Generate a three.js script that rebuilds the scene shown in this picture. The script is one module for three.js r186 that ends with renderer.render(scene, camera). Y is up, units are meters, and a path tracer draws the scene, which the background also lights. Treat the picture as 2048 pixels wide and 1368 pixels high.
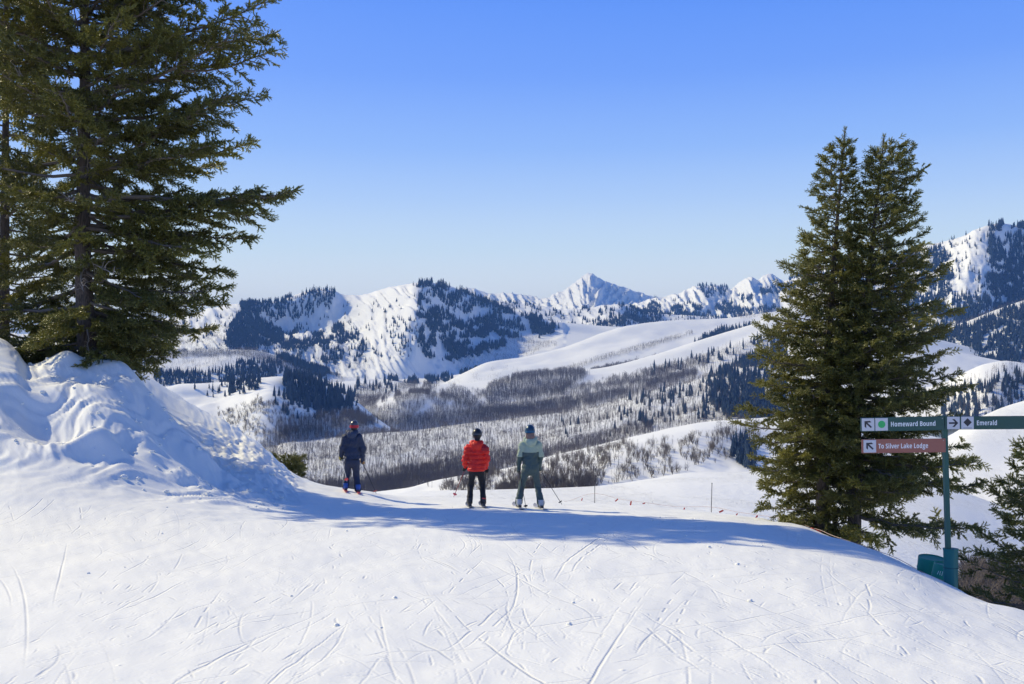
import * as THREE from 'three';
import { mergeGeometries, mergeVertices } from 'three/addons/utils/BufferGeometryUtils.js';
import { MarchingCubes } from 'three/addons/objects/MarchingCubes.js';
import { createNoise2D, createNoise3D } from 'simplex-noise';

// ---------------------------------------------------------------- camera, sky, sun, exposure
const F = 1986.5, HY = 740, EYE = 1.6;                 // focal length and eye level, in pixels of the 2048 x 1368 photograph; eye height in metres
const scene = new THREE.Scene();
const camera = new THREE.PerspectiveCamera(38, 2048 / 1368, 0.1, 40000);
camera.position.set(0, EYE, 0);
camera.setViewOffset(2048, 1368, 0, -56, 2048, 1368);  // level camera, lens shifted up
const renderer = new THREE.WebGLRenderer({ antialias: true });
renderer.toneMapping = THREE.LinearToneMapping;
renderer.toneMappingExposure = 1.25;
renderer.shadowMap.enabled = true;

const SUN_EL = 36 * Math.PI / 180, SUN_AZ = 32 * Math.PI / 180;  // sun to the left, a little beyond the skiers
const toSun = new THREE.Vector3(-Math.cos(SUN_AZ) * Math.cos(SUN_EL), Math.sin(SUN_EL), -Math.sin(SUN_AZ) * Math.cos(SUN_EL));
{
  const W = 1024, H = 512, data = new Float32Array(W * H * 4);
  // clear winter sky, linear colour against elevation in degrees (display values divided by the exposure below)
  const stops = [[0, 1.42, 1.38, 1.20], [4.3, 1.22, 1.27, 1.20], [6.9, .84, 1.03, 1.14], [9.7, .56, .785, 1.14], [12.5, .35, .59, 1.12], [16.5, .195, .41, 1.08], [20.4, .128, .33, 1.03], [35, .046, .165, .64], [60, .018, .078, .33], [90, .013, .058, .25]];
  for (let r = 0; r < H; r++) {
    const el = ((r + .5) / H - .5) * 180, e = Math.max(0, el);
    let k = 0; while (k < stops.length - 2 && stops[k + 1][0] < e) k++;
    const a = stops[k], b = stops[k + 1], t = Math.min(1, (e - a[0]) / (b[0] - a[0]));
    for (let c = 0; c < W; c++) {
      const az = ((c + .5) / W - .5) * 2 * Math.PI, x = Math.cos(az) * Math.cos(el * Math.PI / 180), y = Math.sin(el * Math.PI / 180), z = Math.sin(az) * Math.cos(el * Math.PI / 180);
      const cs = Math.max(0, x * toSun.x + y * toSun.y + z * toSun.z), glow = .10 * Math.pow(cs, 4) + .5 * Math.pow(cs, 60);
      const o = (r * W + c) * 4;
      for (let i = 0; i < 3; i++) data[o + i] = (a[i + 1] + (b[i + 1] - a[i + 1]) * t) / 1.25 + glow * [.8, .85, .9][i];
      data[o + 3] = 1;
    }
  }
  const sky = new THREE.DataTexture(data, W, H, THREE.RGBAFormat, THREE.FloatType);
  sky.mapping = THREE.EquirectangularReflectionMapping; sky.magFilter = THREE.LinearFilter; sky.needsUpdate = true;
  scene.background = sky; scene.environment = sky;
}
const sun = new THREE.DirectionalLight(new THREE.Color().setRGB(1, .89, .585), 3.72);
sun.position.copy(toSun).multiplyScalar(60).add(new THREE.Vector3(0, 0, -15)); sun.target.position.set(0, 0, -15);
sun.castShadow = true; sun.shadow.mapSize.set(4096, 4096);
Object.assign(sun.shadow.camera, { left: -40, right: 40, top: 40, bottom: -40, near: 1, far: 160 });
scene.add(sun, sun.target);
scene.fog = new THREE.FogExp2(new THREE.Color().setRGB(.20, .45, 1), 1.2e-4);

// ---------------------------------------------------------------- helpers
const mulberry = (s) => () => { s = (s + 0x6d2b79f5) | 0; let t = Math.imul(s ^ (s >>> 15), 1 | s); t = (t + Math.imul(t ^ (t >>> 7), 61 | t)) ^ t; return ((t ^ (t >>> 14)) >>> 0) / 4294967296; };
const n2 = createNoise2D(mulberry(11)), n3 = createNoise3D(mulberry(12));
const { clamp, smoothstep, lerp } = THREE.MathUtils;
const fbm = (x, y, o = 4) => { let s = 0, a = .5; for (let i = 0; i < o; i++) { s += a * n2(x, y); x = x * 2.03 + 17.1; y = y * 2.03 - 9.7; a *= .5; } return s; };
const ridge = (x, y, o = 4) => { let s = 0, a = .5; for (let i = 0; i < o; i++) { const r = 1 - Math.abs(n2(x, y)); s += a * r * r; x = x * 2.1 + 5.3; y = y * 2.1 + 3.7; a *= .5; } return s; };
const V = (x, y, z) => new THREE.Vector3(x, y, z);
const P = (u, v, d) => V((u - 1024) / F * d, EYE + (HY - v) / F * d, -d);      // a place d metres away
const counts = {};
const numbered = (n) => { const k = counts[n] = (counts[n] ?? -1) + 1; return k ? n + '_' + String(k).padStart(3, '0') : n; };
function tag(o, label, category, group, kind) {
  Object.assign(o.userData, { label, category }); if (group) o.userData.group = group; if (kind) o.userData.kind = kind; return o;
}
function thing(name, p, label, category, group) {
  const o = new THREE.Group(); o.name = numbered(name); o.position.copy(p); scene.add(o); return tag(o, label, category, group);
}
function mesh(name, geo, mat, parent = scene) {
  const m = new THREE.Mesh(geo, mat); m.name = parent === scene ? numbered(name) : name; m.castShadow = m.receiveShadow = true; parent.add(m); return m;
}
const mat = (r, g, b, roughness = .8, more = {}) => new THREE.MeshStandardMaterial({ color: new THREE.Color().setRGB(r, g, b), roughness, ...more });
// tapered tube through points
function tube(pts, radii, sides = 6, bump = 0) {
  const pos = [], idx = [], n = pts.length, t = V(), a = V(), b = V(); let ref = V(.31, .2, .93);
  for (let i = 0; i < n; i++) {
    t.subVectors(pts[Math.min(n - 1, i + 1)], pts[Math.max(0, i - 1)]).normalize();
    if (Math.abs(t.dot(ref)) > .95) ref = V(.9, .1, .2);
    a.crossVectors(t, ref).normalize(); b.crossVectors(t, a);
    for (let k = 0; k < sides; k++) {
      const th = k / sides * 2 * Math.PI, rr = radii[i] * (1 + (bump ? bump * n3(Math.cos(th) * 2.2, Math.sin(th) * 2.2, i * .45) : 0));
      pos.push(pts[i].x + (a.x * Math.cos(th) + b.x * Math.sin(th)) * rr, pts[i].y + (a.y * Math.cos(th) + b.y * Math.sin(th)) * rr, pts[i].z + (a.z * Math.cos(th) + b.z * Math.sin(th)) * rr);
    }
  }
  for (let i = 0; i < n - 1; i++) for (let k = 0; k < sides; k++) {
    const p = i * sides + k, q = i * sides + (k + 1) % sides; idx.push(p, q, p + sides, q, q + sides, p + sides);
  }
  for (let k = 1; k < sides - 1; k++) { idx.push(0, k + 1, k); const e = (n - 1) * sides; idx.push(e, e + k, e + k + 1); }
  const g = new THREE.BufferGeometry(); g.setAttribute('position', new THREE.Float32BufferAttribute(pos, 3)); g.setIndex(idx); g.computeVertexNormals(); return g;
}
const rod = (a, b, r0, r1 = r0, sides = 8) => tube([a, b], [r0, r1], sides);
// monotone cubic through [x, y] points, flat beyond the ends
function curve(pts) {
  const n = pts.length, m = new Float64Array(n), s = [];
  for (let i = 0; i < n - 1; i++) s.push((pts[i + 1][1] - pts[i][1]) / (pts[i + 1][0] - pts[i][0]));
  for (let i = 0; i < n; i++) m[i] = i === 0 ? s[0] : i === n - 1 ? s[n - 2] : s[i - 1] * s[i] <= 0 ? 0 : 2 * s[i - 1] * s[i] / (s[i - 1] + s[i]);
  return (x) => {
    if (n === 1 || x <= pts[0][0]) return pts[0][1]; if (x >= pts[n - 1][0]) return pts[n - 1][1];
    let i = 0; while (pts[i + 1][0] < x) i++;
    const h = pts[i + 1][0] - pts[i][0], t = (x - pts[i][0]) / h, t2 = t * t, t3 = t2 * t;
    return (2 * t3 - 3 * t2 + 1) * pts[i][1] + (t3 - 2 * t2 + t) * h * m[i] + (-2 * t3 + 3 * t2) * pts[i + 1][1] + (t3 - t2) * h * m[i + 1];
  };
}
// ---------------------------------------------------------------- the ski run in front, with its bank on the left
const base = (d) => -1.6 - .02 * d - .0021 * d * d;       // height of the open run below the eye, d metres ahead
const COLS = [   // [column, [[distance, height line], ...]]: how the run, its edge and the bank lie along that line of sight
  [-900, [[10, 1139], [14, 1052], [17, 955], [19, 850], [21, 740], [23, 680], [25, 650], [30, 650], [40, 660], [70, 670], [110, 900]]],
  [-80, [[10, 1139], [14, 1052], [17, 952], [19, 845], [21, 752], [23, 690], [24.5, 662], [28, 680], [36, 684], [52, 686], [90, 900]]],
  [0, [[10, 1139], [14, 1052], [17, 955], [19, 855], [21, 765], [23, 706], [24.5, 676], [28, 700], [36, 690], [52, 688], [90, 900]]],
  [30, [[10, 1139], [14, 1052], [17, 955], [19, 858], [21, 772], [23, 716], [24.5, 693], [28, 715], [36, 694], [52, 690], [90, 900]]],
  [58, [[10, 1139], [14, 1052], [17, 958], [19, 862], [21, 785], [23, 745], [24.5, 729], [28, 735], [36, 698], [52, 692], [90, 900]]],
  [95, [[10, 1139], [14, 1052], [17, 962], [19, 868], [21, 790], [23, 740], [24.5, 716], [28, 735], [36, 704], [52, 698], [90, 900]]],
  [135, [[10, 1139], [14, 1052], [17, 967], [19, 874], [21, 792], [23, 735], [24.3, 699], [28, 737], [36, 712], [52, 704], [90, 900]]],
  [175, [[10, 1139], [14, 1052], [17, 972], [19, 882], [21, 798], [23, 745], [24.5, 716], [28, 738], [36, 716], [52, 710], [90, 900]]],
  [235, [[10, 1139], [14, 1052], [17.5, 972], [19.5, 890], [21.5, 805], [23.2, 745], [24.4, 719], [27, 750], [34, 722], [50, 725], [90, 900]]],
  [290, [[10, 1139], [14, 1053], [18, 978], [20, 895], [22, 822], [23.5, 778], [24.3, 769], [27, 800], [34, 750], [48, 770], [90, 950]]],
  [340, [[10, 1139], [14, 1054], [18, 990], [20, 925], [21.5, 870], [22.8, 834], [23.4, 829], [26, 860], [34, 782], [46, 810], [90, 980]]],
  [400, [[10, 1139], [14, 1056], [18, 1000], [20, 958], [21.5, 915], [22.4, 889], [23, 888], [25.5, 920], [29, 860], [33, 820], [46, 850], [90, 1000]]],
  [445, [[10, 1139], [14, 1058], [18, 1008], [20.5, 975], [22, 942], [22.8, 938], [24.5, 946], [28, 890], [32, 842], [46, 900], [90, 1000]]],
  [510, [[10, 1139], [14, 1061], [18, 1016], [21, 985], [23.5, 945], [26, 912], [29, 886], [31, 882], [46, 960], [90, 1020]]],
  [600, [[10, 1139], [14, 1064], [18, 1025], [21, 1000], [23, 980], [26, 960], [28.5, 954], [46, 1010], [90, 1050]]],
  [660, [[10, 1139], [14, 1065], [18, 1029], [21, 1007], [23, 990], [25.5, 975], [27.5, 972], [46, 1035], [90, 1080]]],
  [720, [[10, 1139], [14, 1065], [18, 1030], [21, 1012], [23, 1000], [25, 985], [27.5, 982], [46, 1055], [90, 1100]]],
  [820, [[10, 1139], [14, 1065], [18, 1031], [22, 1015], [26, 1000], [29.5, 993], [46, 1060], [90, 1120]]],
  [950, [[10, 1139], [14, 1065], [18, 1031], [22, 1014], [27, 1001], [31, 998], [46, 1060], [90, 1120]]],
  [1080, [[10, 1139], [14, 1065], [18, 1034], [22, 1018], [27, 1005], [30.5, 1002], [46, 1060], [90, 1120]]],
  [1190, [[10, 1139], [14, 1065], [18, 1036], [22, 1022], [26, 1011], [29.5, 1007], [46, 1070], [90, 1130]]],
  [1310, [[10, 1139], [14, 1066], [18, 1038], [22, 1024], [25, 1017], [28, 1015], [46, 1085], [90, 1130]]],
  [1420, [[10, 1139], [14, 1068], [18, 1041], [22, 1029], [25.5, 1025.5], [44, 1110], [90, 1140]]],
  [1520, [[10, 1140], [14, 1072], [18, 1046], [21, 1038], [22.5, 1037.5], [40, 1130], [90, 1150]]],
  [1600, [[8, 1212], [10, 1142], [14, 1080], [17, 1058], [19.5, 1052.5], [36, 1180], [90, 1200]]],
  [1700, [[8, 1214], [10, 1150], [13, 1099], [15, 1087], [16.2, 1085], [30, 1200], [90, 1300]]],
  [1790, [[8, 1219], [10, 1160], [12, 1130], [14, 1119.5], [14.8, 1119], [28, 1280], [90, 1400]]],
  [1910, [[7, 1285], [8, 1235], [10, 1194], [12, 1177], [13, 1175], [26, 1400], [90, 1600]]],
  [2048, [[6, 1348], [7, 1295], [8, 1254], [9, 1234], [10.3, 1223], [22, 1500], [90, 1800]]],
  [2300, [[5, 1430], [6, 1372], [7, 1335], [8, 1312], [9, 1303], [20, 1600], [90, 2100]]],
  [3200, [[3, 1810], [4, 1640], [5, 1560], [6, 1530], [7, 1520], [18, 1900], [90, 2600]]],
].map(([u, pts0]) => {
  const near_ = 1 - smoothstep(u, 400, 620), pts = pts0.map(([d, v]) => [lerp(d, d < 14 ? d : d < 30 ? 14 + (d - 14) * .79 : 26.64 + (d - 30) * .95, near_), v]);
  const near = [[.4, base(.4)], [1, base(1)], [2, base(2)], [4, base(4)], [6, base(6)], [8, base(8)]].filter((p) => p[0] < pts[0][0] - .9);
  return { u, f: curve([...near, ...pts.map(([d, v]) => [d, -(v - HY) / F * d])]), crest: Math.min(...pts.map((p) => p[1])) };
});
const crestCurve = curve(COLS.map((c) => [c.u, c.crest]));
function groundSmooth(u, d) { return curve(COLS.map((c) => [c.u, c.f(d)]))(u); }
// relief of the snow: cut and trampled on the bank, nearly flat on the run
function snowRelief(x, z, u, d) {
  const bank = smoothstep(d, 15.6, 18.2) * (1 - smoothstep(u, 400, 620)) * (1 - smoothstep(d, 34, 60)), run = 1 - bank;
  const far = 1 - smoothstep(u, 430, 560) * (1 - smoothstep(u, 600, 690)) * 0;
  const rough = smoothstep(d, 18, 21) * (1 - smoothstep(u, 560, 640)) * smoothstep(u, 330, 480) * far;
  let h = run * (.020 * n2(x * .45, z * .45) + .010 * n2(x * 1.4 + 9, z * 1.4) + .004 * n2(x * 4.3, z * 4.3));
  if (bank > .001) {
    const wx = x + .5 * n2(x * .5, z * .5), wz = z + .5 * n2(x * .5 + 40, z * .5), face = 1 - smoothstep(d, 21, 22.4);
    h += bank * (.07 * fbm(wx * .5, wz * .5, 3) + (.085) * (ridge(wx * .42 + 3.1, wz * .5 + 1.7, 3) - .55) * face + .016 * fbm(wx * 2.6, wz * 2.6, 3));
    const fall = wx * .75 + wz * .3;               // grooves that run down the bank
    h += bank * face * (.045 * n2(fall * 3.2, (wz - wx) * .35) + .010 * n2(fall * 8, (wz - wx) * .5 + 7));
  }
  if (rough > .001) h += rough * (.15 * (ridge(x * .7, z * .7, 3) - .5) + .09 * fbm(x * 3.1, z * 3.1, 2));
  return h;
}
// bowls and cornices cut in the bank: [x column, distance, radius, depth]
const DENTS = [[70, 20.3, 1.15, -.55], [120, 19.7, .8, -.3], [-10, 19.6, 1.0, .18], [215, 19.6, .55, .18], [262, 20.0, .5, -.22], [175, 18.6, .5, -.22], [150, 23.3, .9, -.22], [200, 23.1, .7, -.18], [380, 21.4, .9, -.34], [330, 22.0, .8, -.16], [300, 20.6, .35, .1], [425, 21.9, .5, -.16]].map(([u, d, r, a]) => [u, 14 + (d - 14) * .79, r * .92, a]);
function ground(u, d) {
  const x = (u - 1024) / F * d; let h = groundSmooth(u, d) + snowRelief(x, -d, u, d);
  if (u < 700 && d > 15 && d < 26) for (const [cu, cd, r, a] of DENTS) { const dx = x - (cu - 1024) / F * cd, dz = d - cd, q = (dx * dx + dz * dz) / (r * r); if (q < 6) h += a * Math.exp(-q * 1.6); }
  return h;
}
const groundAt = (x, z) => EYE + ground(1024 + x / -z * F, -z);

const SNOW = new THREE.Color().setRGB(.925, .912, .84);
const trackBump = (() => {   // ski tracks, edge scrapes and grains pressed into the snow, metres of relief over a 14 m tile
  const N = 2048, T = 20, a = new Float32Array(N * N).fill(.5), r = mulberry(77), px = N / T;
  for (let y = 0; y < N; y++) for (let x = 0; x < N; x++) a[y * N + x] += .03 * n2(x * .010, y * .010) + .016 * n2(x * .04, y * .04) + .012 * (r() - .5) + .012 * n2(x * .19, y * .16);
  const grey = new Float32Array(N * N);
  const dab = (cx, cy, w, depth, lip) => {
    const R = Math.ceil(w * 2.4), ix = Math.round(cx), iy = Math.round(cy);
    for (let j = -R; j <= R; j++) for (let i = -R; i <= R; i++) {
      const q = Math.hypot(ix + i - cx, iy + j - cy) / w, k = ((iy + j) % N + N) % N * N + ((ix + i) % N + N) % N, g = Math.exp(-q * q * 1.8);
      const want = .5 - depth * g + lip * Math.exp(-(q - 1.6) * (q - 1.6) * 5);
      if (want < .5 ? want < a[k] : want > a[k] && a[k] > .47) a[k] = want;
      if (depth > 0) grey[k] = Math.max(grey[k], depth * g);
    }
  };
  const stroke = (x, y, dir, len, bend, w, depth, lip, broken) => {
    if (x / px < 6.2 && (y / px > 14.6 || y / px < 8) || y / px > 19.4 || x / px > 18) return; const n = len * px / .7; let th = dir; const x0 = x * .01, y0 = y * .01;
    for (let i = 0; i < n; i++) {
      const e = Math.sin(Math.PI * i / n), on = !broken || n2(i * .014 + x0, y0) > -.1;
      if (on && y < N && y > 0 && !(x / px < 6.2 && (y / px > 15.5 || y / px < 7)) && x / px < 18.5) dab(x, y, w * (.6 + .4 * e), depth * e, lip * e);
      x += Math.cos(th) * .7; y += Math.sin(th) * .7; th += bend / n;
    }
  };
  for (let i = 0; i < 3300; i++) {
    const x = r() * N, y = r() * N, cross = r() < .16, dir = cross ? .2 + .6 * r() : 1.57 + (r() + r() - 1) * .55, bend = (r() - .5) * (r() < .25 ? 2.4 : .8), len = .5 + r() * r() * 9, w = 1.0 + r() * r() * r() * 1.0, dp = .025 + .16 * r() * r();
    stroke(x, y, dir, len, bend, w, dp, dp * .22, r() < .6);
    if (r() < .12) stroke(x + 9 + r() * 10, y + 5, dir, len, bend, w, dp * .8, dp * .3, true);
  }
  for (let i = 0; i < 5000; i++) stroke(r() * N, r() * N, r() < .7 ? 1.57 + (r() - .5) * .9 : r() * 3.1, .05 + .35 * r(), (r() - .5), .95 + r() * .6, .035 + .13 * r() * r(), .04 * r(), false);
  const lumps = 350; for (let i = 0; i < lumps; i++) dab(r() * N, r() * N, 1 + r() * 1.3, -.05 - .2 * r(), 0);
  const t = new THREE.DataTexture(a, N, N, THREE.RedFormat, THREE.FloatType);
  t.wrapS = t.wrapT = THREE.RepeatWrapping; t.magFilter = THREE.LinearFilter; t.needsUpdate = true;
  const c = new Uint8Array(N * N * 4);                 // icy scrapes are greyer; shade inside the grooves is painted in too
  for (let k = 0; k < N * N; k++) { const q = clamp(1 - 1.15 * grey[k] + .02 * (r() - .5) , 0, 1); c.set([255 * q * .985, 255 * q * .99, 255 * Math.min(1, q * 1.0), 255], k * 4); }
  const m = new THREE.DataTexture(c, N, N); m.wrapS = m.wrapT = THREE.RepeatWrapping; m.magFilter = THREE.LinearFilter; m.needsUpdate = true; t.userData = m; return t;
})();
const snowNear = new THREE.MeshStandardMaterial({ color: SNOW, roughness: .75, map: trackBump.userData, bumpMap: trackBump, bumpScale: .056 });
snowNear.name = 'packed snow';
const farTrack = trackBump;
const snowFar = new THREE.MeshStandardMaterial({ color: SNOW, roughness: .85 });
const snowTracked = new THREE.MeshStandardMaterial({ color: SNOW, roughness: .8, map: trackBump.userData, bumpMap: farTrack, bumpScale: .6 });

function gridMesh(name, nu, nv, at, material, uvm = 20) {
  const pos = new Float32Array(nu * nv * 3), uv = new Float32Array(nu * nv * 2), idx = new Uint32Array((nu - 1) * (nv - 1) * 6); let k = 0;
  for (let j = 0; j < nv; j++) for (let i = 0; i < nu; i++) { const p = at(i, j), o = j * nu + i; pos.set([p.x, p.y, p.z], o * 3); uv.set([p.x / uvm + .5, -p.z / uvm], o * 2); }
  for (let j = 0; j < nv - 1; j++) for (let i = 0; i < nu - 1; i++) { const a = j * nu + i; idx.set([a, a + 1, a + nu, a + 1, a + nu + 1, a + nu], k); k += 6; }
  const g = new THREE.BufferGeometry(); g.setAttribute('position', new THREE.BufferAttribute(pos, 3)); g.setAttribute('uv', new THREE.BufferAttribute(uv, 2)); g.setIndex(new THREE.BufferAttribute(idx, 1)); g.computeVertexNormals();
  const m = mesh(name, g, material); m.userData.kind = 'structure'; return m;
}
{
  const us = []; for (let u = -5000; u < -150; u += 90) us.push(u); for (let u = -150; u < 720; u += 2.6) us.push(u); for (let u = 720; u < 2200; u += 5) us.push(u); for (let u = 2200; u <= 7000; u += 100) us.push(u);
  const ds = []; for (let d = .8; d < 15; d *= 1.022) ds.push(d); for (let d = 15; d < 27; d *= 1.0035) ds.push(d); for (let d = 27; d < 90; d *= 1.015) ds.push(d);
  const rows = ds.map((d) => { const c = curve(COLS.map((k) => [k.u, k.f(d)])); return us.map((u) => { const x = (u - 1024) / F * d; let h = c(u) + snowRelief(x, -d, u, d);
    if (u < 700 && d > 15 && d < 26) for (const [cu, cd, r, a] of DENTS) { const dx = x - (cu - 1024) / F * cd, dz = d - cd, q = (dx * dx + dz * dz) / (r * r); if (q < 6) h += a * Math.exp(-q * 1.6); }
    return V(x, EYE + h, -d); }); });
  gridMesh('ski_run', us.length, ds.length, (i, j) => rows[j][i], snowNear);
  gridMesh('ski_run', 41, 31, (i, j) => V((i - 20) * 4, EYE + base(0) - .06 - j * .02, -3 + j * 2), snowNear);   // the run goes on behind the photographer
}
// ---------------------------------------------------------------- hills and mountains, near to far; each is given by lines from its foot to its crest and over the back
const LAYERS = [];
function layer(name, lines, opt = {}) {
  const far = (d) => d < 1500 ? d : 1500 + (d - 1500) * .55;
  lines = lines.map((l) => l.map(([u, v, d]) => [u, v, far(d)]));
  const L = { name, lines: lines.map((pts) => ({ d: curve(pts.map((p) => [p[0], p[2]])), h: curve(pts.map((p) => [p[0], -(p[1] - HY) / F * p[2]])), pts })), ...opt };
  L.n = lines.length;
  L.crest = opt.crest ?? L.n - 2;
  L.smooth = (u, t) => {
    const i = Math.min(L.n - 2, Math.floor(t)), f = t - i, g = (k) => L.lines[clamp(k, 0, L.n - 1)], a = g(i - 1), b = g(i), c = g(i + 1), e = g(i + 2), out = [];
    for (const q of ['d', 'h']) {
      const p1 = b[q](u), p2 = c[q](u); let m1 = (p2 - a[q](u)) / 2, m2 = (e[q](u) - p1) / 2; const s = p2 - p1;
      if (i === 0) m1 = s; if (i === L.n - 2) m2 = s;
      if (m1 * s <= 0) m1 = 0; if (m2 * s <= 0) m2 = 0;
      m1 = Math.sign(m1) * Math.min(Math.abs(m1), 3 * Math.abs(s)); m2 = Math.sign(m2) * Math.min(Math.abs(m2), 3 * Math.abs(s));
      const f2 = f * f, f3 = f2 * f; out.push((2 * f3 - 3 * f2 + 1) * p1 + (f3 - 2 * f2 + f) * m1 + (-2 * f3 + 3 * f2) * p2 + (f3 - f2) * m2);
    }
    return out;
  };
  L.at = (u, t) => {
    const [d, h] = L.smooth(u, t), x = (u - 1024) / F * d, edge = Math.min(1, Math.abs(t - L.crest) / .5) * .85 + .15;
    return V(x, EYE + h + (L.relief ? L.relief(x, -d, u, t, d) * edge * (d > 1500 ? .72 : 1) : 0), -d);
  };
  const [u0, u1, du] = opt.u ?? [-300, 2350, 8], nu = Math.round((u1 - u0) / du) + 1, nt = opt.nt ?? 46;
  L.u0 = u0; L.u1 = u1;
  gridMesh(name, nu, nt, (i, j) => L.at(u0 + i * du, j / (nt - 1) * (L.n - 1)), opt.material ?? snowFar, opt.uvm ?? 60);
  L.top = (u) => u < u0 || u > u1 ? 9999 : L.topCurve(u);
  const tops = []; for (let u = u0; u <= u1; u += 20) { let m = 9999; for (let t = 0; t <= L.crest + .01; t += .25) { const [d, h] = L.smooth(u, t); m = Math.min(m, HY - h / d * F); } tops.push([u, m]); }
  L.topCurve = curve(tops);
  LAYERS.push(L); return L;
}
const line = (v, d, ...pts) => pts.length ? pts : [[0, v, d]];
const same = (v, d) => [[-400, v, d], [2400, v, d]];
// copies a crest line lower and farther: the back of the hill
const behind = (pts, dv, f) => pts.map(([u, v, d]) => [u, v + dv, d * f]);
const withD = (pts, d) => pts.map((p) => [p[0], p[1], p[2] ?? d]);

const runCrest = [[560, 1040, 90], [700, 1010, 92], [800, 993, 95], [850, 989, 98], [1000, 986, 108], [1190, 981, 120], [1240, 975, 122], [1310, 962, 125], [1370, 951, 128], [1430, 948, 130], [1530, 945, 130], [1700, 938, 130], [1850, 960, 125], [2000, 1010, 115], [2200, 1060, 110]];
const LOWRUN = layer('lower_ski_run', [
  [[500, 1080, 44], [1000, 1040, 44], [1190, 1045, 42], [1420, 1070, 38], [1600, 1140, 36], [1800, 1220, 34], [2100, 1330, 32]],
  [[560, 1050, 60], [900, 1004, 62], [1190, 1000, 64], [1420, 1004, 66], [1540, 1012, 68], [1700, 1040, 66], [1850, 1090, 60], [2100, 1200, 58]],
  runCrest, behind(runCrest, 90, 1.35)],
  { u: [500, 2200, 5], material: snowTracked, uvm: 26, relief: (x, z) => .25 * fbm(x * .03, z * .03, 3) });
const sideCrest = [[1640, 940, 210], [1760, 915, 220], [1850, 890, 240], [1900, 868, 250], [1950, 838, 260], [2000, 815, 272], [2048, 800, 280], [2150, 775, 290], [2350, 750, 300]];
const SIDESLOPE = layer('steep_ski_slope', [
  [[1640, 1210, 95], [2048, 1240, 75], [2350, 1260, 70]], [[1640, 1100, 140], [1900, 1060, 145], [2048, 1080, 130], [2350, 1080, 130]],
  [[1640, 1010, 175], [1900, 955, 190], [2048, 925, 200], [2350, 890, 210]], sideCrest, behind(sideCrest, 160, 1.5)],
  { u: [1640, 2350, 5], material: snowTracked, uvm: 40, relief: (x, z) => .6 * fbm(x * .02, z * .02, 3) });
const shrubCrest = [[500, 1040, 400], [680, 1000, 400], [756, 983, 400], [817, 975, 402], [870, 961, 405], [930, 950, 408], [1000, 939, 410], [1087, 915, 415], [1197, 890, 430], [1287, 868, 445], [1355, 853, 455], [1410, 844, 462], [1520, 835.5, 475], [1650, 830, 480], [1800, 860, 480], [2000, 900, 480], [2200, 950, 480]];
const SHRUBHILL = layer('shrub_hill', [
  [[500, 1080, 330], [900, 1030, 320], [1200, 1020, 315], [1400, 1000, 315], [1540, 985, 320], [2200, 1000, 330]],
  [[500, 1060, 360], [756, 1000, 362], [900, 980, 355], [1087, 955, 350], [1287, 925, 362], [1400, 915, 375], [1460, 905, 395], [1540, 900, 420], [2200, 980, 420]],
  shrubCrest, behind(shrubCrest, 60, 1.25)],
  { u: [500, 2200, 6], relief: (x, z) => 1.2 * fbm(x * .022, z * .022, 3) + .5 * fbm(x * .09, z * .09, 2) });
const aspenCrest = [[250, 905, 800], [400, 897, 820], [505, 889, 830], [549, 886, 835], [566, 879, 840], [598, 875, 845], [671, 873, 855], [744, 867, 865], [817, 862, 880], [890, 852, 900], [1000, 840, 930], [1070, 831, 950], [1133, 826, 960], [1202, 810, 990], [1270, 790, 1030], [1330, 775, 1080], [1393, 759, 1140], [1480, 728, 1230], [1560, 695, 1320], [1700, 640, 1450], [1900, 700, 1400], [2200, 760, 1300]];
const ASPENHILL = layer('aspen_hill', [
  [[250, 1060, 560], [700, 1020, 570], [1000, 985, 580], [1200, 945, 600], [1400, 890, 640], [1560, 860, 680], [2200, 860, 700]],
  [[250, 990, 650], [700, 950, 660], [1000, 915, 690], [1200, 880, 720], [1400, 830, 790], [1560, 790, 880], [1800, 800, 900], [2200, 820, 900]],
  aspenCrest, behind(aspenCrest, 40, 1.3)],
  { u: [250, 2200, 7], nt: 60, relief: (x, z) => 6 * fbm(x * .006, z * .006, 3) + 1.5 * fbm(x * .03, z * .03, 2) });
const knollCrest = [[250, 775, 1000], [330, 774, 1010], [360, 768, 1010], [400, 766, 1010], [442, 764, 1015], [480, 760, 1015], [517, 756, 1020], [563, 753, 1020], [600, 756, 1040], [654, 772, 1060], [708, 800, 1060], [760, 840, 1040], [820, 880, 1020]];
const KNOLL = layer('spruce_knoll', [
  [[200, 980, 780], [500, 975, 760], [650, 970, 760], [820, 960, 790]], [[200, 850, 880], [430, 838, 880], [480, 828, 860], [530, 815, 845], [570, 822, 850], [640, 836, 880], [700, 858, 890], [820, 900, 900]],
  [[200, 805, 940], [430, 795, 950], [490, 782, 930], [540, 776, 905], [575, 785, 930], [640, 806, 970], [700, 830, 980], [820, 885, 960]],
  knollCrest, behind(knollCrest, 60, 1.3)],
  { u: [200, 820, 5], nt: 60, relief: (x, z) => 4 * fbm(x * .008, z * .008, 3) + 1.5 * fbm(x * .03, z * .03, 2) });
const basinCrest = [[500, 790, 1450], [600, 776, 1460], [660, 765, 1460], [720, 762, 1480], [780, 766, 1500], [850, 768, 1520], [900, 768, 1540], [980, 760, 1560], [1100, 745, 1600], [1200, 736, 1650], [1300, 712, 1700], [1400, 680, 1750], [1500, 650, 1800], [1600, 620, 1850], [1750, 640, 1850], [1900, 700, 1800], [2200, 740, 1800]];
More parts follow.
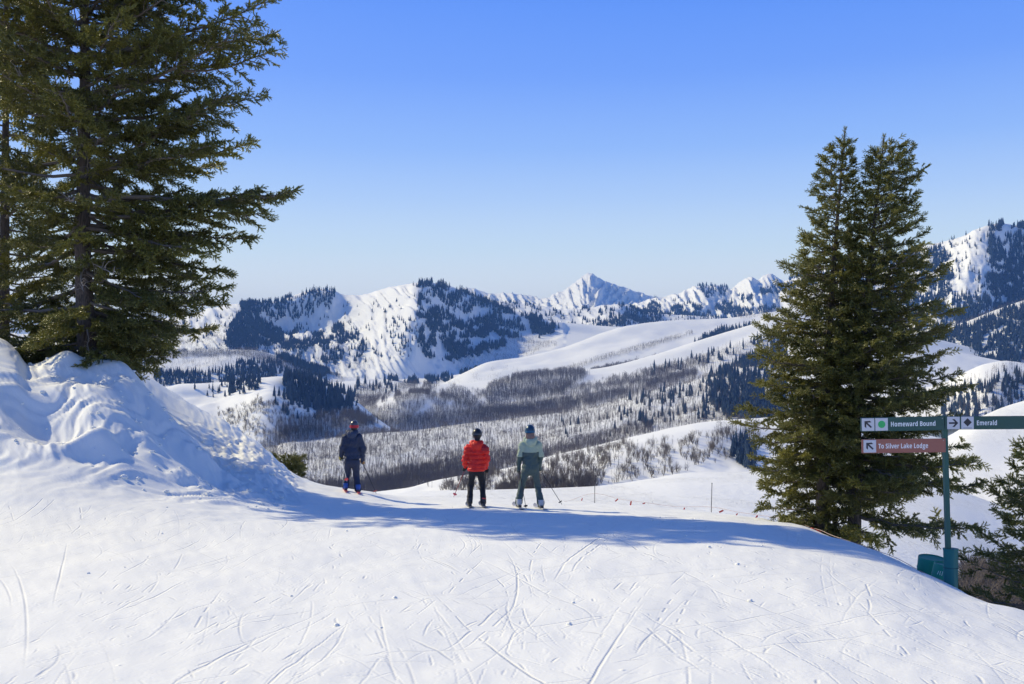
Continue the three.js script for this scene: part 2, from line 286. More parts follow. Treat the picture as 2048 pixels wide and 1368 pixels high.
const BASIN = layer('aspen_basin', [
  [[500, 920, 1050], [800, 890, 1080], [1000, 870, 1110], [1200, 840, 1160], [1400, 790, 1260], [1600, 720, 1450], [2200, 780, 1300]],
  [[500, 850, 1180], [660, 842, 1180], [740, 820, 1190], [810, 800, 1200], [870, 808, 1230], [1000, 825, 1260], [1200, 795, 1320], [1400, 742, 1420], [1600, 680, 1600], [2200, 760, 1500]],
  [[500, 815, 1300], [740, 800, 1310], [860, 786, 1340], [1000, 792, 1380], [1200, 765, 1440], [1400, 715, 1560], [1600, 645, 1700], [2200, 750, 1650]],
  basinCrest, behind(basinCrest, 30, 1.2)],
  { u: [500, 2200, 7], nt: 60, relief: (x, z) => 6 * fbm(x * .005, z * .005, 3) });
const whiteCrest = [[780, 800, 1900], [840, 784, 1920], [887, 766, 1950], [930, 744, 2000], [980, 723, 2050], [1051, 714, 2150], [1090, 705, 2200], [1133, 693, 2260], [1170, 679, 2320], [1202, 667, 2380], [1253, 653, 2450], [1300, 646, 2500], [1355, 641, 2550], [1441, 637, 2600], [1509, 629, 2650], [1560, 622, 2680], [1640, 612, 2700], [1800, 640, 2700], [1950, 700, 2600], [2200, 730, 2600]];
const WHITERIDGE = layer('white_ridge', [
  [[780, 860, 1600], [1000, 800, 1620], [1200, 780, 1680], [1400, 740, 1750], [1600, 700, 1850], [2200, 790, 1900]],
  [[780, 830, 1720], [880, 790, 1760], [960, 768, 1780], [1080, 755, 1800], [1200, 722, 1850], [1300, 700, 1930], [1400, 688, 1980], [1500, 665, 2080], [1600, 645, 2200], [2200, 770, 2200]],
  [[780, 815, 1800], [880, 778, 1850], [960, 746, 1880], [1040, 733, 1920], [1120, 722, 1960], [1200, 693, 2060], [1300, 672, 2180], [1400, 662, 2260], [1500, 646, 2360], [1600, 630, 2450], [2200, 750, 2400]],
  whiteCrest, behind(whiteCrest, 40, 1.25)],
  { u: [780, 2200, 6], nt: 60, relief: (x, z, u) => 9 * fbm(x * .0035 + 2, z * .0035, 3) + 2 * fbm(x * .016, z * .016, 2) });
const benchCrest = [[-300, 720, 1900], [260, 714, 1950], [351, 704, 2000], [442, 698, 2050], [502, 700, 2080], [563, 714, 2100], [623, 736, 2120], [684, 752, 2120], [760, 758, 2150], [850, 757, 2200], [930, 748, 2250], [1000, 735, 2300], [1100, 722, 2350], [1200, 730, 2350]];
const BENCH = layer('forested_bench', [
  [[-300, 830, 1450], [600, 820, 1480], [1200, 820, 1600]], [[-300, 775, 1650], [300, 770, 1680], [500, 752, 1700], [620, 775, 1750], [850, 785, 1850], [1200, 780, 1900]],
  [[-300, 745, 1780], [300, 738, 1800], [440, 718, 1840], [560, 735, 1900], [640, 757, 1960], [850, 770, 2030], [1000, 755, 2100], [1200, 750, 2120]],
  benchCrest, behind(benchCrest, 14, 1.12)],
  { u: [-300, 1200, 7], nt: 54, relief: (x, z) => 16 * fbm(x * .003 + 8, z * .003, 3) + 3 * fbm(x * .015, z * .015, 2) });
// the main range: spurs come nearer, bowls lie farther
const rangeCrest = [[-300, 660, 3600], [200, 668, 3500], [270, 655, 3450], [330, 636, 3400], [400, 624, 3350], [445, 612, 3300], [481, 607, 3250], [523, 605, 3350], [560, 602, 3450], [585, 592, 3500], [610, 583, 3500], [640, 577.5, 3480], [662, 579, 3450], [690, 590, 3520], [720, 590, 3500], [745, 584, 3420], [775, 576, 3300], [805, 569, 3150], [832, 566, 3050], [850, 565, 3050], [875, 566, 3150], [900, 571, 3250], [920, 579, 3300], [945, 589, 3350], [970, 600, 3400], [1000, 610, 3400], [1030, 622, 3400], [1070, 634, 3400], [1120, 644, 3400], [1180, 650, 3400], [1250, 655, 3300], [1350, 665, 3200]];
const rgh = (x, z, u, t) => { if (u > 1130) return 0; const fade = 1 - smoothstep(u, 930, 1060); return fade * rgh0(x, z, u, t) + (1 - fade) * 18 * fbm(x * .004, z * .004, 3); };
const rgh0 = (x, z, u, t) => { const q = n2(u * .006, t * .5) * 14; return 26 * (ridge((u + t * 22 + q) * .021, t * .33 + 3, 3) - .5) + 22 * fbm(x * .003, z * .003, 3) + 13 * (ridge((u + t * 30 + q) * .075, t * .7, 3) - .45); };
const RANGE = layer('mountain_range', [
  [[-300, 800, 2200], [600, 800, 2250], [1350, 800, 2300]],
  [[-300, 735, 2500], [300, 725, 2500], [440, 705, 2450], [520, 700, 2500], [600, 718, 2520], [700, 735, 2450], [760, 740, 2380], [810, 738, 2340], [860, 745, 2420], [920, 740, 2550], [1000, 722, 2700], [1100, 705, 2800], [1350, 720, 2800]],
  [[-300, 712, 2800], [300, 698, 2800], [400, 676, 2760], [460, 664, 2700], [500, 664, 2760], [560, 680, 2950], [620, 672, 3000], [690, 672, 2900], [740, 676, 2720], [790, 672, 2570], [830, 662, 2520], [860, 672, 2620], [920, 690, 2820], [1000, 688, 2960], [1100, 678, 3050], [1350, 700, 3000]],
  [[-300, 690, 3100], [300, 674, 3050], [400, 648, 3020], [455, 634, 2960], [495, 634, 3010], [540, 652, 3230], [600, 655, 3330], [660, 650, 3280], [710, 640, 3180], [760, 628, 2960], [800, 615, 2800], [832, 604, 2740], [862, 612, 2820], [910, 636, 3000], [980, 655, 3150], [1100, 662, 3220], [1350, 690, 3100]],
  rangeCrest, behind(rangeCrest, 40, 1.2)],
  { u: [-300, 1350, 3.5], nt: 130, relief: rgh });
const midCrest = [[850, 640, 4200], [930, 612, 4250], [990, 602, 4300], [1040, 607, 4300], [1090, 613, 4300], [1130, 619, 4250], [1170, 617, 4200], [1210, 611, 4150], [1240, 610, 4100], [1262, 616, 4150], [1300, 626, 4250], [1350, 630, 4250], [1420, 634, 4200], [1500, 640, 4200], [1600, 645, 4200]];
const MIDHILLS = layer('snowy_hills', [
  [[850, 730, 3200], [1600, 710, 3200]], [[850, 700, 3500], [1050, 672, 3500], [1150, 668, 3450], [1240, 650, 3420], [1300, 660, 3560], [1600, 670, 3600]],
  [[850, 665, 3900], [1000, 630, 3900], [1050, 637, 3850], [1150, 640, 3850], [1230, 628, 3780], [1280, 640, 3950], [1600, 655, 3950]], midCrest, behind(midCrest, 30, 1.15)],
  { u: [850, 1600, 4], nt: 60, relief: (x, z, u, t) => 13 * (ridge((u + t * 25) * .02, t * .4, 3) - .5) + 14 * fbm(x * .004, z * .004, 2) });
const rearCrest = [[1240, 615, 6200], [1290, 602, 6200], [1330, 592, 6200], [1352, 588, 6150], [1380, 576, 6050], [1400, 571, 5950], [1430, 570, 6000], [1450, 572, 6150], [1462, 577, 6250], [1475, 568, 6150], [1490, 558, 6050], [1502, 555, 6000], [1515, 560, 6100], [1528, 551, 6100], [1541, 547.5, 6050], [1552, 552, 6100], [1566, 562, 6100], [1580, 556, 5900], [1600, 548, 5800], [1660, 530, 5600], [1800, 540, 5600]];
const REARPEAKS = layer('rear_peaks', [
  [[1240, 680, 4700], [1800, 660, 4700]], [[1240, 645, 5100], [1370, 630, 5000], [1420, 632, 5050], [1470, 622, 5150], [1520, 615, 4950], [1560, 620, 5100], [1800, 610, 5000]],
  [[1240, 628, 5600], [1350, 608, 5500], [1400, 600, 5380], [1440, 606, 5580], [1470, 598, 5600], [1500, 585, 5420], [1530, 586, 5520], [1560, 590, 5540], [1620, 580, 5350], [1800, 580, 5300]], rearCrest, behind(rearCrest, 30, 1.15)],
  { u: [1240, 1800, 2.5], nt: 70, relief: (x, z, u, t) => 60 * (ridge((u + t * 16) * .03, t * .5 + 7, 4) - .5) });
const peakCrest = [[780, 640, 9500], [870, 600, 9400], [900, 583, 9300], [925, 575.5, 9200], [940, 575, 9200], [962, 581, 9300], [990, 589, 9300], [1015, 586, 9200], [1045, 590, 9250], [1070, 595, 9300], [1088, 598, 9300], [1108, 589, 9150], [1127, 580, 9000], [1145, 568, 8850], [1160, 555.5, 8700], [1170, 548.5, 8650], [1177, 545, 8620], [1184, 547, 8640], [1198, 556, 8750], [1215, 563, 8850], [1235, 570, 8950], [1255, 576, 9000], [1275, 583, 9050], [1295, 590, 9100], [1312, 594, 9150], [1345, 604, 9200], [1420, 625, 9300]];
const FARPEAK = layer('pyramid_peak', [
  [[780, 690, 6800], [1420, 680, 6800]], [[780, 660, 7400], [1000, 632, 7300], [1100, 636, 7200], [1160, 634, 6950], [1200, 632, 6950], [1260, 634, 7300], [1420, 650, 7400]],
  [[780, 650, 8300], [930, 604, 8200], [1000, 606, 8200], [1085, 615, 8200], [1140, 602, 7900], [1172, 592, 7650], [1190, 592, 7680], [1230, 602, 8000], [1280, 612, 8200], [1420, 640, 8400]], peakCrest, behind(peakCrest, 30, 1.15)],
  { u: [780, 1420, 2.5], nt: 80, relief: (x, z, u, t) => 95 * (ridge((u * 1 + (u < 1178 ? -1 : 1) * -t * 14) * .03, t * .6 + 2, 4) - .5) });
const rightCrest = [[1560, 590, 3300], [1700, 548, 3200], [1790, 520, 3150], [1835, 497, 3100], [1855, 490, 3080], [1875, 485, 3060], [1900, 479, 3020], [1925, 472, 2960], [1945, 461, 2920], [1962, 454, 2900], [1985, 448, 2920], [2010, 446, 2960], [2030, 450, 3020], [2060, 455, 3060], [2200, 480, 3100], [2400, 540, 3100]];
const RIGHTMOUNT = layer('forest_mountain', [
  [[1560, 800, 1900], [2400, 780, 1900]], [[1560, 720, 2200], [1800, 700, 2150], [1900, 672, 2080], [1960, 668, 2100], [2100, 672, 2250], [2400, 690, 2300]],
  [[1560, 660, 2600], [1800, 612, 2560], [1880, 590, 2480], [1930, 580, 2420], [1962, 575, 2440], [2010, 590, 2580], [2100, 600, 2700], [2400, 630, 2700]],
  [[1560, 620, 2950], [1800, 560, 2880], [1870, 540, 2830], [1910, 528, 2740], [1950, 515, 2660], [1980, 508, 2660], [2020, 520, 2790], [2100, 535, 2900], [2400, 590, 2900]], rightCrest, behind(rightCrest, 40, 1.2)],
  { u: [1560, 2400, 4], nt: 90, relief: (x, z, u, t) => 20 * (ridge((u + t * 12) * .022, t * .5 + 1, 3) - .5) + 16 * fbm(x * .004, z * .004, 3) });
const rb = [[1700, 690, 2000], [1850, 664, 2000], [1900, 652, 1960], [1940, 640, 1920], [1990, 620, 1880], [2048, 600, 1840], [2200, 570, 1800], [2400, 540, 1800]];
const RIGHTBENCH = layer('forest_shoulder', [
  [[1700, 840, 1400], [2400, 800, 1400]], [[1700, 770, 1600], [1900, 745, 1560], [2048, 715, 1520], [2400, 690, 1500]], rb, behind(rb, 30, 1.15)],
  { u: [1700, 2400, 5], nt: 46, relief: (x, z) => 9 * fbm(x * .006, z * .006, 3) });
const rk = [[1700, 800, 950], [1850, 775, 950], [1900, 760, 950], [1935, 742, 930], [1970, 728, 920], [2010, 722, 920], [2048, 726, 930], [2100, 730, 950], [2400, 735, 950]];
const RIGHTKNOLL = layer('wooded_knoll', [
  [[1700, 960, 640], [2400, 960, 640]], [[1700, 880, 740], [1900, 850, 720], [1980, 830, 690], [2048, 830, 720], [2400, 840, 740]], rk, behind(rk, 40, 1.2)],
  { u: [1700, 2400, 5], nt: 46, relief: (x, z) => 3 * fbm(x * .012, z * .012, 3) });
// wide valley floor under and beyond everything, out to the horizon
{
  const g = new THREE.PlaneGeometry(60000, 60000, 60, 60).rotateX(-Math.PI / 2), p = g.attributes.position;
  for (let i = 0; i < p.count; i++) p.setY(i, -330 + 40 * fbm(p.getX(i) * .0002, p.getZ(i) * .0002, 3));
  g.computeVertexNormals(); const m = mesh('terrain', g, snowFar); m.userData.kind = 'structure';
}
// ---------------------------------------------------------------- far trees: spruces, bare aspens and shrubs standing on the hills
const rnd = mulberry(5);
const inside = (poly, u, v) => { let c = false; for (let i = 0, j = poly.length - 1; i < poly.length; j = i++) { const [a, b] = poly[i], [p, q] = poly[j]; if ((b > v) !== (q > v) && u < (p - a) * (v - b) / (q - b) + a) c = !c; } return c; };
const stands = [];
// puts n trees of a kind on a hill, inside an outline
function stand(L, kind, poly, n, h0, h1, label, o = {}) {
  const us = poly.map((p) => p[0]), ua = Math.min(...us), ub = Math.max(...us), ei = LAYERS.indexOf(L), list = []; let tries = 0;
  while (list.length < n && tries++ < n * 60) {
    const wide = rnd() < .13 ? 2.6 : 1, u = ua - 12 + (ub - ua + 24) * rnd(), t = rnd() * (L.crest + (o.over ?? .02)), p = L.at(u, t), d = -p.z, v = HY - (p.y - EYE) / d * F, e = (o.edge ?? 7) * wide;
    if (!inside(poly, u + e * fbm(u * .04, v * .04, 3) + (rnd() - .5) * e * .5, v + e * .7 * fbm(u * .04 + 50, v * .04, 3))) continue;
    if (o.clump && fbm(u * o.clump, v * o.clump * 1.6 + 30, 3) < (o.cut ?? 0)) continue;
    const h = h0 + (h1 - h0) * Math.pow(rnd(), 1.3), topV = v - h / d * F; let hidden = topV > crestCurve(u) + 3;
    for (const K of LAYERS) if (K !== L && K.lines[K.crest].d(u) < d && topV > K.top(u) + 2) { hidden = true; break; }
    if (hidden) continue;
    list.push({ p, h, px: h / d * F, label, kind, vis: v < 1400 && u > 0 && u < 2048 });
  }
  stands.push(...list);
}
const SP = 'spruce', AS = 'aspen', SH = 'shrub';
// the range
stand(RANGE, SP, [[481, 606], [523, 606], [522, 640], [548, 655], [572, 671], [560, 690], [500, 700], [448, 695], [452, 668], [470, 640], [480, 625]], 2175, 8.58, 16.3, '', { edge: 6 });
stand(RANGE, SP, [[523, 605], [600, 590], [640, 578], [672, 582], [672, 600], [640, 622], [590, 640], [545, 640], [523, 625]], 435, 8.58, 16.3, '', { edge: 10 });
stand(RANGE, SP, [[836, 566], [880, 566], [925, 580], [1000, 611], [1040, 628], [1090, 640], [1120, 660], [1090, 672], [1010, 668], [960, 660], [930, 640], [905, 625], [880, 600], [850, 590]], 1377, 8.58, 17, '', { edge: 10, clump: .02, cut: -.12 });
stand(RANGE, SP, [[838, 590], [850, 600], [880, 615], [905, 635], [950, 655], [1035, 670], [1000, 700], [940, 715], [900, 722], [850, 716], [838, 690], [836, 650]], 1667, 8.58, 17, '', { edge: 10, clump: .022, cut: -.08 });
stand(RANGE, SP, [[780, 640], [835, 640], [838, 700], [800, 712], [780, 690]], 58, 7.92, 13.6, '');
stand(RANGE, SP, [[590, 660], [680, 650], [720, 670], [740, 700], [700, 735], [600, 720], [560, 690]], 1015, 8.58, 15.6, '', { edge: 12, clump: .02, cut: -.05 });
stand(RANGE, AS, [[280, 690], [470, 650], [600, 690], [740, 700], [740, 745], [280, 730]], 5200, 4.34, 7.04, '', { edge: 14 });
stand(RANGE, AS, [[900, 700], [1050, 675], [1120, 690], [1000, 730], [920, 745]], 1950, 4.96, 7.68, '', { edge: 14 });
stand(RANGE, SP, [[330, 640], [800, 600], [830, 720], [400, 720]], 377, 6.6, 12.2, '', { clump: .03, cut: .05 });
// bench
stand(BENCH, SP, [[590, 690], [680, 690], [732, 700], [725, 740], [640, 752], [560, 720]], 609, 8.58, 15.6, '', { edge: 8 });
stand(BENCH, SP, [[310, 748], [420, 742], [545, 738], [560, 760], [430, 775], [310, 770]], 377, 8.58, 15, '', { edge: 10 });
stand(BENCH, SP, [[470, 725], [560, 722], [560, 750], [470, 745]], 130, 7.92, 13.6, '', { edge: 10 });
stand(BENCH, AS, [[262, 712], [350, 704], [500, 698], [600, 725], [700, 752], [600, 750], [480, 712], [360, 716], [262, 726]], 10400, 3.72, 6.4, '', { edge: 5 });
stand(BENCH, AS, [[280, 715], [600, 715], [700, 765], [400, 780], [280, 770]], 1950, 4.34, 7.04, '', { edge: 12 });
stand(BENCH, SP, [[760, 745], [1000, 715], [1110, 705], [1160, 715], [1000, 750], [800, 775]], 377, 7.92, 13.6, '', { clump: .025, cut: .02 });
stand(BENCH, AS, [[860, 740], [1000, 708], [1100, 700], [1140, 712], [1000, 745]], 1690, 4.96, 7.04, '', { edge: 10 });
// middle hills
stand(MIDHILLS, SP, [[1255, 612], [1300, 618], [1330, 640], [1250, 655], [1180, 670], [1110, 690], [1050, 690], [1130, 670], [1200, 650], [1250, 630]], 609, 9.24, 16.3, '', { edge: 9 });
stand(MIDHILLS, SP, [[980, 605], [1260, 612], [1300, 640], [1050, 690], [960, 660]], 377, 8.58, 15, '', { clump: .03, cut: .06 });
stand(MIDHILLS, SP, [[1020, 655], [1090, 648], [1085, 672], [1020, 675]], 232, 8.58, 15, '', { edge: 8 });
stand(MIDHILLS, SP, [[1300, 625], [1600, 640], [1600, 660], [1300, 655]], 174, 8.58, 13.6, '', { edge: 8 });
// rear peaks
stand(REARPEAKS, SP, [[1280, 610], [1350, 600], [1420, 615], [1500, 590], [1560, 565], [1600, 550], [1700, 540], [1700, 640], [1280, 650]], 1950, 10.8, 19.8, '', { clump: .02, cut: -.02, edge: 12 });
stand(REARPEAKS, SP, [[1395, 572], [1455, 574], [1448, 590], [1410, 600]], 143, 10.8, 19.8, '', { edge: 8 });
// white ridge
const ridgeLabel = 'small bare aspen in the thin diagonal rows below the smooth white ridge';
stand(WHITERIDGE, AS, [[1118, 742], [1200, 715], [1290, 690], [1385, 664], [1386, 670], [1300, 697], [1200, 724], [1120, 748]], 1170, 4.34, 7.68, '', { edge: 2 });
stand(WHITERIDGE, SP, [[1400, 680], [1450, 655], [1520, 652], [1530, 664], [1440, 690], [1385, 705]], 252, 8.25, 13.5, '', { edge: 6 });
stand(WHITERIDGE, AS, [[1180, 742], [1330, 712], [1450, 688], [1560, 650], [1560, 672], [1450, 706], [1330, 728], [1200, 752]], 2470, 4.96, 7.68, '', { edge: 6 });
stand(WHITERIDGE, AS, [[1470, 632], [1560, 612], [1560, 626], [1480, 640]], 338, 4.96, 7.68, '', { edge: 3 });
stand(WHITERIDGE, AS, [[890, 770], [960, 735], [1060, 735], [1050, 752], [960, 765]], 208, 2.48, 4.48, '', { edge: 8, clump: .03, cut: .1 });
// basin: dense grey woods
stand(BASIN, AS, [[990, 765], [1060, 748], [1160, 742], [1180, 752], [1120, 790], [1010, 800], [960, 795]], 5670, 6.48, 9.62, '', { edge: 6 });
stand(BASIN, AS, [[720, 775], [860, 770], [940, 780], [1000, 800], [1200, 770], [1300, 740], [1420, 715], [1400, 750], [1260, 790], [1150, 815], [1000, 835], [860, 850], [720, 860], [640, 850]], 12150, 5.76, 8.88, '', { edge: 12, clump: .018, cut: -.22 });
stand(BASIN, AS, [[640, 845], [760, 838], [900, 830], [1020, 815], [1150, 800], [1270, 775], [1390, 740], [1392, 756], [1270, 790], [1130, 825], [1000, 842], [860, 860], [640, 872]], 8775, 5.76, 8.88, '', { edge: 4 });
stand(BASIN, SP, [[680, 770], [780, 765], [800, 785], [700, 800]], 26, 10, 17, '', { edge: 8 });
stand(BASIN, AS, [[1180, 770], [1560, 670], [1560, 720], [1300, 770]], 1755, 5.76, 8.88, '', { edge: 10 });
stand(BASIN, SP, [[1300, 735], [1420, 705], [1560, 660], [1560, 690], [1420, 730], [1300, 752]], 60, 10, 16, '', { clump: .03, cut: 0 });
// spruce knoll
const knollLabel = 'dark spruce on the steep snowy knoll left of the skier in navy';
stand(KNOLL, SP, [[568, 752], [600, 745], [640, 765], [700, 795], [712, 812], [690, 820], [640, 822], [610, 812], [580, 800], [565, 780]], 300, 8.25, 16, knollLabel, { edge: 6, over: .2, clump: .03, cut: -.2 });
stand(KNOLL, SP, [[455, 765], [515, 757], [530, 772], [500, 785], [450, 795]], 81, 6, 11.4, knollLabel, { edge: 5 });
stand(KNOLL, SP, [[380, 765], [480, 765], [470, 800], [400, 800]], 16, 4.5, 9.12, knollLabel);
stand(KNOLL, SP, [[540, 790], [640, 800], [690, 822], [640, 840], [560, 840]], 74, 6, 11.4, knollLabel, { edge: 6 });
stand(KNOLL, SP, [[600, 760], [720, 800], [720, 830], [640, 830]], 70, 6.75, 12.9, knollLabel, { edge: 6 });
stand(KNOLL, SH, [[430, 830], [520, 800], [640, 835], [700, 850], [600, 880], [500, 885]], 420, 3, 6, '', { edge: 8 });
stand(KNOLL, AS, [[560, 850], [640, 838], [720, 830], [760, 850], [640, 872], [540, 885]], 1500, 7, 10, '', { edge: 8 });
// aspen hill
const slopeLabel = 'lone dark spruce with a long shadow on the aspen slope behind the skiers';
stand(ASPENHILL, AS, [[505, 885], [620, 870], [760, 862], [900, 848], [1000, 836], [1130, 822], [1210, 800], [1310, 775], [1400, 750], [1540, 690], [1540, 850], [1400, 850], [1200, 890], [1000, 945], [860, 965], [760, 990], [500, 960]], 14250, 3.6, 6.84, 'grey leafless aspen on the snowy slope behind the skiers', { edge: 5 });
stand(ASPENHILL, AS, [[560, 985], [700, 965], [850, 935], [960, 915], [1100, 895], [1200, 870], [1300, 850], [1310, 868], [1200, 895], [1100, 918], [960, 952], [850, 980], [760, 1000], [600, 1010]], 8250, 4.32, 6.48, 'grey leafless aspen in the dense band at the foot of the slope', { edge: 5 });
stand(ASPENHILL, SH, [[505, 885], [760, 862], [1000, 836], [1210, 800], [1400, 750], [1540, 690], [1540, 850], [1200, 890], [1000, 945], [760, 990], [500, 960]], 5000, 1.2, 3, '', { edge: 5, clump: .03, cut: -.1 });
stand(KNOLL, AS, [[520, 878], [600, 862], [700, 858], [800, 870], [800, 890], [520, 905]], 1500, 5, 8, '', { edge: 5 });
stand(ASPENHILL, AS, [[505, 885], [620, 870], [760, 862], [900, 848], [1000, 836], [1130, 822], [1210, 800], [1310, 775], [1400, 750], [1540, 690], [1540, 850], [1400, 850], [1200, 890], [1000, 945], [860, 965], [760, 990], [500, 960]], 6000, 2.4, 6, '', { edge: 5, clump: .035, cut: 0 });
stand(ASPENHILL, SP, [[1260, 800], [1330, 780], [1420, 760], [1500, 760], [1510, 830], [1430, 840], [1340, 850], [1290, 860], [1255, 830]], 132, 5.95, 12.8, slopeLabel, { edge: 8 });
stand(ASPENHILL, SP, [[1100, 850], [1250, 820], [1300, 860], [1200, 880], [1120, 890]], 19, 5.1, 8.5, slopeLabel, { edge: 8 });
stand(ASPENHILL, SP, [[1420, 755], [1470, 735], [1510, 690], [1570, 680], [1570, 850], [1500, 850], [1450, 830], [1415, 800]], 720, 8.5, 15.3, 'dark spruce in the shaded wood left of the twin firs', { edge: 9, clump: .025, cut: -.16 });
stand(ASPENHILL, AS, [[1420, 755], [1470, 735], [1510, 690], [1570, 680], [1570, 850], [1500, 850], [1450, 830]], 900, 4, 7, '', { edge: 9 });
// shrub hill
stand(SHRUBHILL, SH, [[1000, 945], [1100, 920], [1250, 890], [1400, 870], [1520, 860], [1520, 900], [1400, 935], [1280, 960], [1150, 975], [1000, 990], [860, 985], [930, 955]], 1500, 1.4, 4, 'small bare shrub on the sunlit hill behind the skier in green', { edge: 12, clump: .02, cut: -.12 });
stand(SHRUBHILL, AS, [[1000, 945], [1100, 930], [1250, 900], [1350, 900], [1280, 960], [1150, 975], [1000, 990], [860, 985], [930, 955]], 260, 3.5, 6.5, '', { edge: 12 });
stand(SHRUBHILL, AS, [[1410, 870], [1520, 850], [1520, 880], [1440, 890]], 70, 4, 7, '', { edge: 6 });
stand(SHRUBHILL, SP, [[1452, 915], [1480, 890], [1505, 888], [1510, 940], [1490, 935]], 60, 5, 10, 'dark spruce in the small grove beside the left edge of the twin firs', { edge: 3 });
stand(SHRUBHILL, SH, [[990, 985], [1080, 966], [1195, 962], [1195, 986], [1000, 1000]], 330, 2.5, 5, 'brown bare bush along the foot of the shrub hill', { edge: 4 });
// right side
stand(RIGHTMOUNT, SP, [[1980, 449], [2060, 452], [2200, 480], [2200, 640], [1900, 660], [1800, 660], [1880, 610], [1960, 590], [1985, 540], [1975, 490]], 4350, 9.24, 17, '', { edge: 12, clump: .018, cut: -.2 });
stand(RIGHTMOUNT, SP, [[1700, 548], [1835, 498], [1900, 490], [1915, 520], [1900, 580], [1880, 640], [1700, 660]], 2175, 9.24, 17, '', { edge: 12, clump: .018, cut: -.1 });
stand(RIGHTMOUNT, SP, [[1900, 480], [1980, 455], [1980, 590], [1900, 600]], 58, 7.92, 13.6, '');
stand(RIGHTBENCH, SP, [[1780, 690], [1940, 650], [2048, 612], [2200, 590], [2200, 740], [1780, 760]], 2755, 7.92, 15, '', { edge: 9, clump: .015, cut: -.25 });
stand(RIGHTBENCH, AS, [[1780, 684], [1900, 650], [2048, 600], [2200, 570], [2200, 600], [1930, 672]], 1820, 5.58, 7.68, '', { edge: 4 });
stand(RIGHTKNOLL, SP, [[1860, 790], [1960, 770], [2048, 740], [2150, 740], [2150, 830], [1900, 850]], 312, 6, 11.2, 'dark spruce on the knoll above the right-hand trail sign', { edge: 10, clump: .03, cut: -.15 });
stand(RIGHTKNOLL, AS, [[1860, 790], [2048, 726], [2150, 730], [2150, 830], [1900, 850]], 500, 6, 9, '', { edge: 10 });
stand(LOWRUN, SH, [[1930, 1150], [2048, 1145], [2140, 1150], [2140, 1245], [1930, 1245]], 1100, .8, 1.5, 'brown leafless bush at the foot of the steep slope beyond the padded post', { edge: 5 });

// low geometry of the far trees: ragged tiers of boughs, or a bare stem with twigs; one metre high
function farSpruce(seed, tiers = 7, seg = 8) {
  const r = mulberry(seed), pos = [], tri = (a, b, c) => pos.push(...a, ...b, ...c);
  for (let k = 0; k < tiers; k++) {
    const y = .06 + .80 * k / tiers, top = y + .30 - .012 * k, R = .145 * Math.pow(1 - k / tiers, .8) + .02, turn = r() * 6;
    for (let s = 0; s < seg; s++) {
      const a = turn + s / seg * 6.283, b = turn + (s + 1) / seg * 6.283, m = (a + b) / 2, R1 = R * (.75 + .5 * r()), dr = -.03 - .05 * r();
      tri([0, Math.min(1, top), 0], [Math.cos(a) * R * .5, y + .03, Math.sin(a) * R * .5], [Math.cos(m) * R1, y + dr, Math.sin(m) * R1]);
      tri([0, Math.min(1, top), 0], [Math.cos(m) * R1, y + dr, Math.sin(m) * R1], [Math.cos(b) * R * .5, y + .03, Math.sin(b) * R * .5]);
    }
  }
  for (let s = 0; s < 3; s++) { const a = s * 2.09, b = a + 2.09; tri([Math.cos(a) * .02, -.06, Math.sin(a) * .02], [Math.cos(b) * .02, -.06, Math.sin(b) * .02], [0, .5, 0]); }
  const g = new THREE.BufferGeometry(); g.setAttribute('position', new THREE.Float32BufferAttribute(pos, 3)); g.computeVertexNormals(); return g;
}
function farAspen(seed, stems = 1, twigs = 22, spread = .15, thick = .0105) {
  const r = mulberry(seed), gs = [];
  for (let s = 0; s < stems; s++) {
    const lean = V((r() - .5) * (stems > 1 ? .7 : .08), 1, (r() - .5) * (stems > 1 ? .7 : .08)).multiplyScalar(stems > 1 ? .7 + .3 * r() : 1);
    gs.push(rod(V(0, -.05, 0), lean, thick * (stems > 1 ? .8 : 1), thick * .25, 3));
    for (let i = 0; i < twigs; i++) {
      const y = (stems > 1 ? .2 : .38) + .6 * r(), a = r() * 6.283, p = lean.clone().multiplyScalar(y), l = spread * (1.25 - y) * (.6 + .8 * r()) + .03;
      gs.push(rod(p, p.clone().add(V(Math.cos(a) * l, l * (.5 + .9 * r()), Math.sin(a) * l)), thick * .36, thick * .12, 3));
    }
  }
  return mergeGeometries(gs);
}
const farMats = { spruce: mat(.048, .083, .125, .9), aspen: mat(.155, .132, .128, .9), shrub: mat(.17, .14, .115, .9) };
const farGeos = { spruce: [1, 2, 3].map((s) => farSpruce(s)), aspen: [4, 5, 6, 7].map((s) => farAspen(s, 1, 18 + 3 * (s % 3), .11 + .02 * (s % 4))), shrub: [8, 9, 10].map((s) => farAspen(s, 5, 5, .3, .018)) };
const NAMES = { spruce: ['spruce_tree', 'spruce', 'spruce_forest', 'dark spruces standing in woods and rows on the far hills'], aspen: ['bare_aspen', 'aspen', 'aspen_wood', 'grey leafless aspen woods on the valley slopes'], shrub: ['bare_shrub', 'shrub', 'shrub_thicket', 'brown leafless brush on the lower hills'] };
